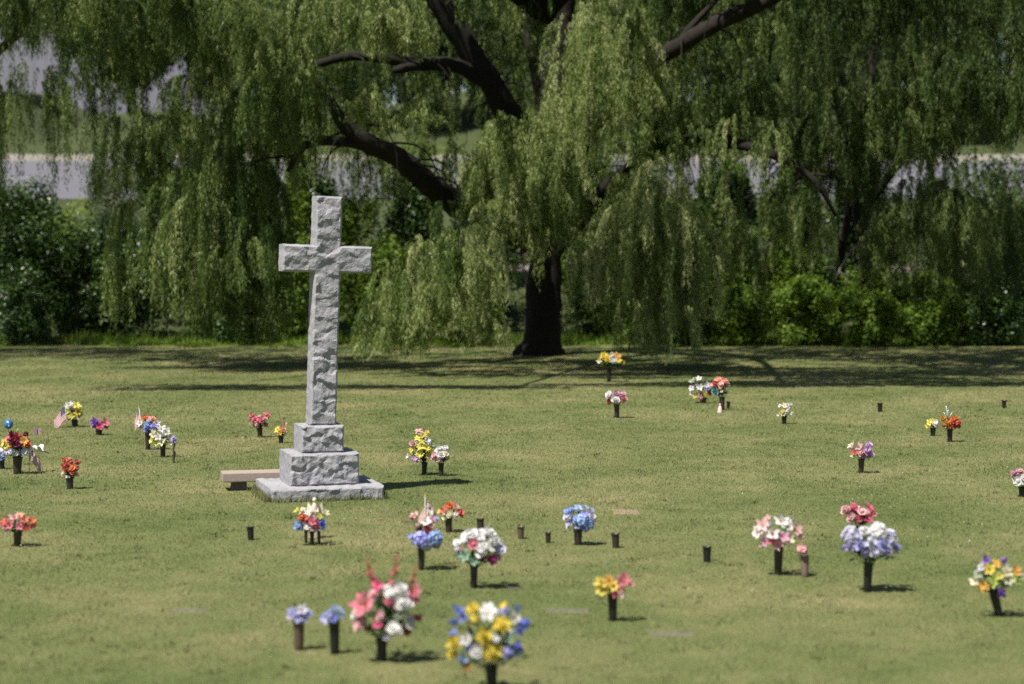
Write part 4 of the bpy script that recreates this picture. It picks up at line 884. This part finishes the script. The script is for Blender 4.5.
bq(1000, 617, 589, 10.5, 'black', 'mixed yellow and purple bouquet at the right edge', 'mixed yellow, white and purple bouquet in a leaning black vase at the right edge',
   [(985, 560, 11, 'iris', 'purple'), (986, 569, 12, 'lily', 'yellow'), (993, 564, 10, 'lily', 'gold'), (976, 573, 11, 'lily', 'sage'), (973, 581, 11, 'lily', 'cream'), (980, 585, 10, 'daisy', 'gold'), (989, 580, 12, 'lily', 'lime'), (1002, 570, 12, 'lily', 'cream'), (1003, 578, 12, 'lily', 'cream'), (1012, 571, 12, 'lily', 'gold'), (1013, 578, 10, 'rose', 'lime'), (999, 592, 11, 'iris', 'purple'), (979, 567, 9, 'lily', 'lavwhite'), (1019, 575, 8, 'lily', 'white'), (995, 574, 9, 'lily', 'lemon')], tilt=-.24, leaves=34)
bq(299, 651, 622, 12, 'brown', 'lilac blue bouquet, left of two alike', 'lilac blue bouquet in a brown vase, left of a matching pair',
   [(294, 613, 11, 'lily', 'peri'), (302, 611, 12, 'lily', 'lavwhite'), (298, 617, 11, 'lily', 'peri'), (307, 614, 10, 'lily', 'peri'), (291, 616, 8, 'lily', 'lav'), (304, 618, 9, 'lily', 'peri')], leaves=12)
bq(335, 655, 622, 11.5, 'black', 'bright blue bouquet, right of two alike', 'bright blue bouquet in a black vase, right of a matching pair',
   [(337, 611, 12, 'lily', 'skyblue'), (328, 617, 12, 'lily', 'peri'), (341, 614, 10, 'lily', 'skyblue'), (334, 618, 10, 'lily', 'blue'), (325, 619, 8, 'lily', 'peri')], tilt=-.05, leaves=10)
bq(382, 662, 638, 12, 'black', 'tall pink and white bouquet', 'tall bouquet of hot pink spikes, lilies and white roses in the foreground',
   [(370, 569, 17, 'gladiolus', 'coral'), (376, 579, 15, 'gladiolus', 'pink'), (397, 563, 16, 'gladiolus', 'coral'), (393, 576, 15, 'gladiolus', 'pink'), (414, 574, 13, 'gladiolus', 'coral'), (379, 582, 13, 'lily', 'hotpink'), (368, 602, 24, 'lily', 'pink'), (361, 608, 14, 'lily', 'palepink'), (376, 590, 14, 'rose', 'palepink'), (391, 590, 14, 'rose', 'white'), (391, 597, 11, 'rose', 'pink'), (402, 586, 14, 'rose', 'white'), (404, 600, 17, 'rose', 'white'), (413, 590, 16, 'lily', 'pink'), (414, 597, 12, 'lily', 'pink'), (361, 622, 14, 'rose', 'palepink'), (381, 612, 10, 'rose', 'palepink'), (380, 620, 10, 'lily', 'hotpink'), (395, 625, 14, 'rose', 'white'), (411, 621, 12, 'rose', 'white'), (419, 617, 9, 'rose', 'pink'), (387, 634, 8, 'rose', 'lavwhite'), (408, 629, 9, 'rose', 'coral'), (357, 613, 10, 'rose', 'white'), (399, 612, 10, 'rose', 'sage')], leaves=110, leafsize=.8)
bq(492, 694, 666, 13, 'black', 'blue, yellow and white bouquet at the bottom', 'round bouquet of blue irises, yellow pompoms and white flowers at the bottom edge',
   [(473, 609, 15, 'mum', 'yellow'), (489, 610, 17, 'daisy', 'white'), (459, 609, 12, 'iris', 'blue'), (464, 616, 12, 'iris', 'blue'), (501, 622, 17, 'mum', 'yellow'), (484, 632, 16, 'mum', 'yellow'), (505, 611, 13, 'iris', 'peri'), (515, 618, 13, 'lily', 'white'), (524, 623, 15, 'iris', 'blue'), (519, 628, 12, 'iris', 'blue'), (468, 636, 13, 'lily', 'white'), (456, 640, 16, 'mum', 'yellow'), (453, 652, 12, 'mum', 'yellow'), (477, 647, 16, 'rose', 'white'), (492, 648, 19, 'mum', 'yellow'), (507, 648, 15, 'iris', 'peri'), (517, 644, 15, 'iris', 'blue'), (469, 644, 12, 'iris', 'peri'), (462, 656, 13, 'iris', 'skyblue'), (454, 632, 10, 'iris', 'blue'), (496, 635, 10, 'rose', 'white'), (467, 663, 9, 'daisy', 'gold'), (508, 634, 10, 'lily', 'mint')], leaves=110, leafsize=.85)
# right and back
bq(861, 474, 460, 6.5, 'bronze', 'pink and cream bouquet on the open lawn', 'small pink and cream bouquet alone on the open lawn, right of centre',
   [(852, 447, 8, 'lily', 'cream'), (858, 448, 8, 'lily', 'palepink'), (868, 446, 8, 'rose', 'lilac'), (865, 451, 9, 'rose', 'lilac'), (860, 453, 8, 'rose', 'palepink'), (870, 454, 7, 'rose', 'lilac'), (854, 453, 7, 'lily', 'coral'), (853, 456, 6, 'lily', 'cream'), (862, 456, 7, 'rose', 'mauve'), (868, 457, 5, 'rose', 'lav')], leaves=16)
bq(1022, 498, 488, 7, 'black', 'white and mauve bouquet cut by the right edge', 'white and mauve bouquet cut off by the right edge',
   [(1014, 474, 8, 'rose', 'mauve'), (1019, 472, 8, 'rose', 'palepink'), (1017, 481, 10, 'rose', 'white'), (1023, 478, 10, 'rose', 'white'), (1026, 472, 8, 'rose', 'lilac'), (1028, 480, 9, 'rose', 'white')], leaves=18)
bq(933, 437, 429, 6, 'black', 'yellow and white posy', 'small posy, half yellow and half white, beside the orange bouquet',
   [(929, 424, 7, 'lily', 'lemon'), (934, 424, 7, 'rose', 'white'), (928, 427, 6, 'lily', 'yellow'), (936, 427, 6, 'rose', 'white'), (932, 422, 5, 'lily', 'yellow')], leaves=6)
bq(950, 443, 430, 6, 'black', 'golden orange bouquet', 'golden orange and red autumn bouquet with a silver wire ornament on top',
   [(943, 420, 7, 'mum', 'gold'), (946, 424, 7, 'mum', 'gold'), (951, 421, 8, 'mum', 'orange'), (955, 419, 7, 'mum', 'gold'), (953, 424, 7, 'rose', 'red'), (958, 423, 6, 'mum', 'orange'), (958, 427, 5, 'rose', 'coral'), (948, 427, 6, 'mum', 'orange')], leaves=30)
bq(617, 419, 405, 6, 'bronze', 'white and rose pink bouquet near the shade', 'white and rose pink bouquet at the edge of the tree shade',
   [(609, 396, 8, 'rose', 'white'), (622, 395, 8, 'rose', 'palepink'), (616, 395, 7, 'rose', 'mauve'), (615, 400, 8, 'rose', 'white'), (623, 400, 6, 'rose', 'pink'), (609, 403, 6, 'rose', 'coral'), (625, 399, 5, 'rose', 'palepink')], leaves=26)
bq(609, 383, 369, 5.5, 'black', 'yellow bouquet in the tree shade', 'yellow bouquet standing in the tree shade near the willow trunk',
   [(604, 357, 8, 'mum', 'yellow'), (607, 360, 7, 'mum', 'yellow'), (612, 357, 7, 'rose', 'cream'), (617, 357, 7, 'daisy', 'gold'), (618, 361, 6, 'daisy', 'yellow'), (600, 362, 6, 'lily', 'cream'), (623, 363, 4, 'daisy', 'yellow'), (613, 361, 6, 'rose', 'lavwhite')], leaves=40, leafsize=1.2)
bq(703, 404, 399, 8, 'pot', 'loose white and yellow bouquet', 'loose tall white and yellow bouquet in a low brown pot',
   [(693, 383, 7, 'lily', 'sage'), (699, 380, 6, 'lily', 'white'), (692, 389, 6, 'lily', 'lavwhite'), (699, 388, 7, 'lily', 'white'), (705, 386, 7, 'lily', 'lavwhite'), (706, 390, 6, 'rose', 'lavwhite'), (695, 396, 6, 'lily', 'lemon'), (700, 396, 7, 'rose', 'palepink'), (704, 395, 5, 'rose', 'yellow'), (709, 393, 6, 'rose', 'orange'), (710, 386, 4, 'rose', 'yellow'), (692, 394, 5, 'lily', 'white')], leaves=14)
bq(722, 411, 398, 6, 'bronze', 'peach rose bouquet', 'peach rose bouquet with dense dark leaves, a teal flower on its left',
   [(718, 381, 7, 'rose', 'peach'), (724, 382, 7, 'rose', 'peach'), (727, 385, 6, 'rose', 'palepink'), (715, 385, 6, 'rose', 'coral'), (720, 385, 6, 'rose', 'palepink'), (714, 391, 6, 'rose', 'teal'), (716, 394, 4, 'rose', 'skyblue'), (721, 392, 3.5, 'rose', 'cream')], leaves=60, leafsize=1.1)
bq(784, 425, 417, 5.5, 'black', 'pale yellow and white posy alone', 'pale yellow and white posy alone on the lawn before the tree shade',
   dome(777, 792, 404, 417, 10, 5, ['rose', 'lily'], ['white', 'lemon', 'cream', 'white'], 4), leaves=14)
bq(424, 476, 463, 6, 'black', 'tall yellow and lilac bouquet', 'tall dark green bouquet dotted with yellow and lilac flowers, right of the cross',
   [(419, 432, 7, 'daisy', 'palepink'), (424, 436, 7, 'daisy', 'lemon'), (427, 433, 5, 'daisy', 'yellow'), (418, 439, 6, 'daisy', 'lemon'), (422, 442, 6, 'daisy', 'lemon'), (414, 444, 7, 'rose', 'palepink'), (421, 447, 8, 'daisy', 'lemon'), (427, 448, 7, 'daisy', 'lemon'), (412, 450, 5, 'daisy', 'yellow'), (420, 454, 8, 'daisy', 'lemon'), (428, 456, 5, 'daisy', 'yellow'), (416, 458, 8, 'daisy', 'lilac'), (428, 441, 6, 'daisy', 'lavwhite'), (432, 445, 5, 'lily', 'mint'), (409, 457, 5, 'lily', 'lavwhite'), (430, 452, 4, 'daisy', 'lemon')], leaves=110, leafsize=.85)
bq(441, 477, 464, 6, 'bronze', 'white and pale pink bouquet', 'white and pale pink bouquet beside the tall yellow and lilac one',
   [(440, 450, 8, 'rose', 'white'), (445, 450, 8, 'rose', 'white'), (435, 456, 7, 'rose', 'palepink'), (441, 455, 8, 'rose', 'white'), (446, 455, 7, 'rose', 'cream'), (433, 459, 5, 'rose', 'lilac'), (448, 457, 5, 'rose', 'white'), (438, 460, 6, 'rose', 'palepink')], leaves=34)

# ------------------------------------------------------------------ flags and ornaments
M['flag_red'] = simple('flag_red', (.42, .03, .05), .8); M['flag_white'] = simple('flag_white', (.76, .74, .72), .8); M['flag_blue'] = simple('flag_blue', (.03, .04, .16), .8)
M['stick'] = simple('flag_stick', (.6, .52, .38), .6); M['gold'] = simple('gilt', (.6, .4, .1), .4)
def flag(px, base, top, lean, size, spread, droop, label, yaw=0.0, z0=0.0, dy=0.0):
    """A small stick flag: 13 stripes and a starred canton. LEAN: sideways tilt of the stick."""
    p = gp(px, base - 1); s = F / p.y; hgt = (base - top) / s
    root = empty('small_flag', (p.x, p.y + dy, z0), label, 'flag', 'small stick flags on the graves', yaw); root.rotation_euler.y = lean
    b = MB(); b.tube([(0, 0, -.05), (0, 0, hgt)], [.006, .006], 6); b.build('pole', M['stick'], root)
    b = MB(); b.lathe([(.001, hgt + .035), (.006, hgt + .02), (.011, hgt + .008), (.006, hgt - .002)], 8); b.build('finial', M['gold'], root)
    hw = size * .62 / s; ln_ = size / s; NU, NV = 20, 13
    vs = []; fs = []; mi = []
    for j in range(NV + 1):
        for i in range(NU + 1):
            u = i / NU; v = j / NV; xx = ln_ * spread * u; zz = hgt - .015 - hw * v - droop * ln_ * u ** 1.3
            vs.append((xx, .035 * ln_ * 4 * math.sin(u * 6 + v * 1.5) * u * .6, zz))
    for j in range(NV):
        for i in range(NU):
            fs.append((j * (NU + 1) + i, j * (NU + 1) + i + 1, (j + 1) * (NU + 1) + i + 1, (j + 1) * (NU + 1) + i))
            mi.append(2 if (i < 8 and j < 7) else (0 if j % 2 == 0 else 1))
    me = bpy.data.meshes.new('cloth'); me.from_pydata(vs, [], fs)
    for k in ('flag_red', 'flag_white', 'flag_blue'): me.materials.append(M[k])
    me.polygons.foreach_set('material_index', mi); me.polygons.foreach_set('use_smooth', [True] * len(fs)); me.update()
    cl = link('cloth', me, None, root)
    b = MB()
    for r_ in range(5):
        for c_ in range(6):
            i = (c_ + .7) / NU * 1.1; j = (r_ + .9) * 1.2 / NV; x = ln_ * spread * i; z = hgt - .015 - hw * j - droop * ln_ * i ** 1.3; d = hw * .022
            yy = .035 * ln_ * 4 * math.sin(i * 6 + j * 1.5) * i * .6
            for sg in (-1, 1):
                pts = [(x + (d if q % 2 == 0 else d * .45) * math.sin(q * math.pi / 5), yy + sg * .004, z + (d if q % 2 == 0 else d * .45) * math.cos(q * math.pi / 5)) for q in range(10)]
                b.add(pts, [tuple(range(10))], False)
    b.build('stars', M['flag_white'], cl)
    return root
flag(67, 429, 406, .06, 22, .58, .62, 'small striped flag drooping left beside the yellow daisy bouquet', 3.1)
flag(144, 450, 408, .12, 17, .40, .75, 'small striped flag upright above the white, blue and orange bouquet', 2.9)
flag(30, 474, 446, -.05, 22, .5, .8, 'small striped flag hanging furled beside the dark red and yellow bouquet', .3)
flag(424, 569, 497, .02, 26, .45, .65, 'small striped flag on a pale stick above the blue hydrangeas', .5, dy=.05)
flag(424, 569, 503, -.07, 20, .5, .7, 'second smaller flag tucked behind the pale stick of the hydrangea bouquet', 2.6, dy=.09)
# blue balloon ornament on a stick
p = gp(9, 466); s = F / p.y
o = empty('balloon_ornament', (p.x, p.y, 0), 'round blue balloon with a white curve, on a stick at the left edge', 'ornament')
b = MB(); b.tube([(0, 0, -.05), (0, 0, (466 - 429) / s)], [.006, .006], 6); b.build('stick', M['stick'], o)
b = MB(); zc = (466 - 424) / s; r_ = 4.6 / s
b.lathe([(r_ * math.sin(a) + 1e-4, zc - r_ * math.cos(a) * 1.08) for a in np.linspace(0, math.pi, 13)], 18); bl = b.build('balloon', simple('balloon_blue', (.03, .16, .36), .25, (.02, .12, .30), 3, spec=.6), o)
b = MB(); b.tube([Vector((math.sin(a) * r_ * .66 * .8 - .2 * r_, -r_ * .86, zc + r_ * .62 * math.cos(a))) for a in np.linspace(.2, 2.2, 8)], [.012 * (1 + .5 * math.sin(k)) for k in range(8)], 6); b.build('white_curve', M['flag_white'], bl)
# pink butterfly pick
def butterfly(px, base, y, szpx, c, label):
    p = gp(px, base); s = F / p.y; o = empty('butterfly_pick', (p.x, p.y, 0), label, 'ornament', 'butterfly picks'); zc = (base - y) / s; d = szpx / s
    b = MB(); b.tube([(0, 0, -.05), (0, 0, zc)], [.004, .004], 5); b.build('stick', M['fstem'], o)
    for sg in (-1, 1):
        b = MB(); pts = [(0, 0, 0), (.25, 0, .45), (.6, 0, .55), (.62, 0, .2), (.4, 0, -.02), (.5, 0, -.3), (.25, 0, -.45), (.04, 0, -.12)]
        b.add([(sg * x * d, y_ - abs(x) * d * .5, zc + z * d) for x, y_, z in pts] + [(sg * x * d, .006 - abs(x) * d * .5, zc + z * d) for x, y_, z in pts],
              [tuple(range(8)), tuple(reversed(range(8, 16)))] + [(k, (k + 1) % 8, (k + 1) % 8 + 8, k + 8) for k in range(8)], False)
        b.build('wing', petalm(c), o)
    b = MB(); b.tube([(0, -.004, zc - .3 * d), (0, -.006, zc), (0, -.004, zc + .35 * d)], [.006, .009, .006], 6); b.build('body', M['steel'], o)
butterfly(38, 470, 431, 7, 'mauve', 'pinkish butterfly ornament on a wire, right of the dark red and yellow bouquet')
butterfly(285, 444, 424, 4, 'peach', 'tiny peach butterfly ornament on a wire over the small yellow bouquet')
# white bird pick with dark wing tips
p = gp(40, 472); s = F / p.y; o = empty('bird_pick', (p.x, p.y, 0), 'white bird ornament with a dark tail on a wire, beside the large dark red bouquet', 'ornament')
zc = (472 - 449) / s; b = MB(); b.tube([(0, 0, -.05), (0, 0, zc)], [.004, .004], 5); b.build('stick', M['fstem'], o)
b = MB(); b.tube([(-.13, 0, .05 + zc), (-.10, 0, .045 + zc), (-.04, 0, .01 + zc), (.05, 0, -.03 + zc), (.09, 0, -.045 + zc)], [.012, .028, .042, .03, .012], 10); b.build('body', M['flag_white'], o)
b = MB(); b.add([(.08, -.02, zc - .03), (.17, -.03, zc - .07), (.17, .03, zc - .07), (.08, .02, zc - .03), (.08, -.02, zc - .045), (.17, -.03, zc - .08), (.17, .03, zc - .08), (.08, .02, zc - .045)], [(0, 1, 2, 3), (7, 6, 5, 4), (0, 4, 5, 1), (1, 5, 6, 2), (2, 6, 7, 3)], False); b.build('tail', M['steel'], o)
for sg in (-1, 1):
    b = MB(); b.add([(-.04, sg * .03, zc + .02), (.05, sg * .03, zc - .01), (.04, sg * .16, zc + .07), (-.02, sg * .13, zc + .08), (-.04, sg * .03, zc + .005), (.05, sg * .03, zc - .025), (.04, sg * .16, zc + .06), (-.02, sg * .13, zc + .07)], [(0, 1, 2, 3), (7, 6, 5, 4), (0, 4, 5, 1), (1, 5, 6, 2), (2, 6, 7, 3)], False); b.build('wing', M['flag_white'], o)
# dark twisted garden stake with lavender flowers
p = gp(174, 463); s = F / p.y; o = empty('garden_stake', (p.x, p.y, 0), 'thin dark garden stake topped with lavender flowers, beside the cream lilies', 'ornament')
b = MB(); hz = 23 / s; b.tube([(.012 * math.sin(k * 1.7), .012 * math.cos(k * 1.7), -.06 + (hz + .06) * k / 10) for k in range(11)], [.014, .02, .016, .03, .018, .034, .016, .02, .016, .014, .012], 7); b.build('stake', M['steel'], o)
for (x, z) in ((-.03, 0), (.02, .03), (.03, -.02), (-.01, .05)): flower_obj('rose', 'lav', o, (x, -.02, hz + z), (x * 8, -.8, .5), .075)
# robed figurine behind the bright bouquet
p = gp(313, 541); p.y += .25; s = F / p.y; o = empty('angel_figurine', (p.x, p.y, 0), 'pale angel figurine standing behind the bright mixed bouquet below the cross', 'figurine')
hz = 42 / s; M['resin'] = simple('pale_resin', (.62, .52, .44), .6); M['resin2'] = simple('cream_resin', (.72, .68, .50), .6)
b = MB(); b.lathe([(.001, 0), (.075, 0), (.078, .02), (.06, hz * .3), (.045, hz * .6), (.05, hz * .74), (.03, hz * .82), (.018, hz * .86), (.001, hz * .87)], 14); b.build('robe', M['resin'], o)
b = MB(); rr = .03; b.lathe([(rr * math.sin(a) + 1e-4, hz * .93 - rr * 1.15 * math.cos(a)) for a in np.linspace(0, math.pi, 9)], 12); b.build('head', M['resin2'], o)
for sg in (-1, 1):
    b = MB(); b.add([(sg * .02, .04, hz * .72), (sg * .10, .06, hz * .86), (sg * .12, .065, hz * .7), (sg * .08, .06, hz * .45), (sg * .02, .045, hz * .5)] + [(sg * .02, .055, hz * .72), (sg * .10, .075, hz * .86), (sg * .12, .08, hz * .7), (sg * .08, .075, hz * .45), (sg * .02, .06, hz * .5)],
                    [(0, 1, 2, 3, 4), (9, 8, 7, 6, 5)] + [(k, (k + 1) % 5, (k + 1) % 5 + 5, k + 5) for k in range(5)], False); b.build('wing', M['resin2'], o)
    b = MB(); b.tube([(sg * .045, 0, hz * .74), (sg * .055, -.04, hz * .64), (sg * .012, -.065, hz * .68)], [.016, .015, .011], 7); b.build('arm', M['resin'], o)
# small pink and white obelisk at the peach roses
p = gp(720, 413); s = F / p.y; o = empty('praying_figurine', (p.x, p.y, 0), 'small pinkish white kneeling figurine at the foot of the peach roses', 'figurine')
hz = 9.5 / s; b = MB(); b.lathe([(.001, 0), (.07, 0), (.068, .02), (.05, hz * .4), (.036, hz * .66), (.02, hz * .76), (.001, hz * .78)], 12); b.build('robe', simple('pink_resin', (.66, .48, .44), .6), o)
b = MB(); b.lathe([(.024 * math.sin(a) + 1e-4, hz * .88 - .028 * math.cos(a)) for a in np.linspace(0, math.pi, 8)], 10); b.build('head', M['resin'], o)
vase(728, 409, 402, 4, 'black', 'small dark cup just right of the peach rose bouquet')
# silver wire ornament over the orange bouquet
p = gp(948, 442); p.y += .06; s = F / p.y; o = empty('wire_ornament', (p.x, p.y, 0), 'silver wire star ornament sticking out above the golden orange bouquet', 'ornament')
M['silver'] = simple('silver', (.62, .62, .68), .35, metal=.4)
b = MB(); b.tube([(0, 0, -.05), (0, 0, 24 / s)], [.005, .005], 5); b.build('stick', M['silver'], o)
for dx, dz, r_ in ((-.04, .30, .008), (.0, .22, .007), (.10, .18, .008), (-.09, .16, .006)):
    b = MB(); b.tube([(0, 0, 22 / s), (dx * .5, -.02, 22 / s + dz * .45), (dx, -.02, 22 / s + dz)], [r_, r_, r_ * .6], 6); b.build('wire', M['silver'], o)

# ------------------------------------------------------------------ flat grave markers
def marker(px, py, wpx, dpx, label, m='marker', plate=True):
    p = gp(px, py); s = F / p.y; wd = wpx / s; dp = abs(gp(px, py - dpx / 2).y - gp(px, py + dpx / 2).y)
    o = empty('grave_marker', (p.x, p.y, 0), label, 'grave marker', 'flat grave markers in the lawn', rng.normal(0, .05))
    b = MB(); x, y = wd / 2, dp / 2
    b.add([(-x, -y, -.05), (x, -y, -.05), (x, y, -.05), (-x, y, -.05), (-x, -y, .003), (x, -y, .003), (x, y, .003), (-x, y, .003), (-x + .02, -y + .02, .007), (x - .02, -y + .02, .007), (x - .02, y - .02, .007), (-x + .02, y - .02, .007)],
          [(0, 1, 5, 4), (1, 2, 6, 5), (2, 3, 7, 6), (3, 0, 4, 7), (4, 5, 9, 8), (5, 6, 10, 9), (6, 7, 11, 10), (7, 4, 8, 11), (8, 9, 10, 11)], False)
    b.build('stone_slab', M[m], o)
    if plate:
        b = MB(); b.box(-x * .6, x * .6, -y * .55, y * .55, .0145, .020); b.build('bronze_plate', M['bronze'], o)
marker(190, 611, 36, 4, 'flat pale grave stone sunk in the lawn left of the lilac blue bouquet', plate=False)
marker(568, 611, 42, 5, 'flat grey grave stone in the lawn left of the yellow and pink lilies', plate=False)
marker(672, 634, 44, 5, 'flat grey grave stone in the lawn right of the yellow and pink lilies', plate=False)
M['tan_stone'] = simple('tan_stone', (.24, .18, .11), .9, (.19, .14, .085), 6)
marker(626, 512, 26, 5, 'small tan grave stone in the lawn right of the light blue bouquet', 'tan_stone', plate=False)
marker(155, 450, 20, 3, 'flat grey grave stone at the foot of the white, blue and orange bouquet', plate=False)
marker(514, 588, 18, 3, 'flat dark grave plate in the lawn right of the white rose bouquet', 'bronze', False)
marker(410, 522, 16, 2.5, 'flat dark grave plate in the lawn behind the flag-topped hydrangeas', 'bronze', False)
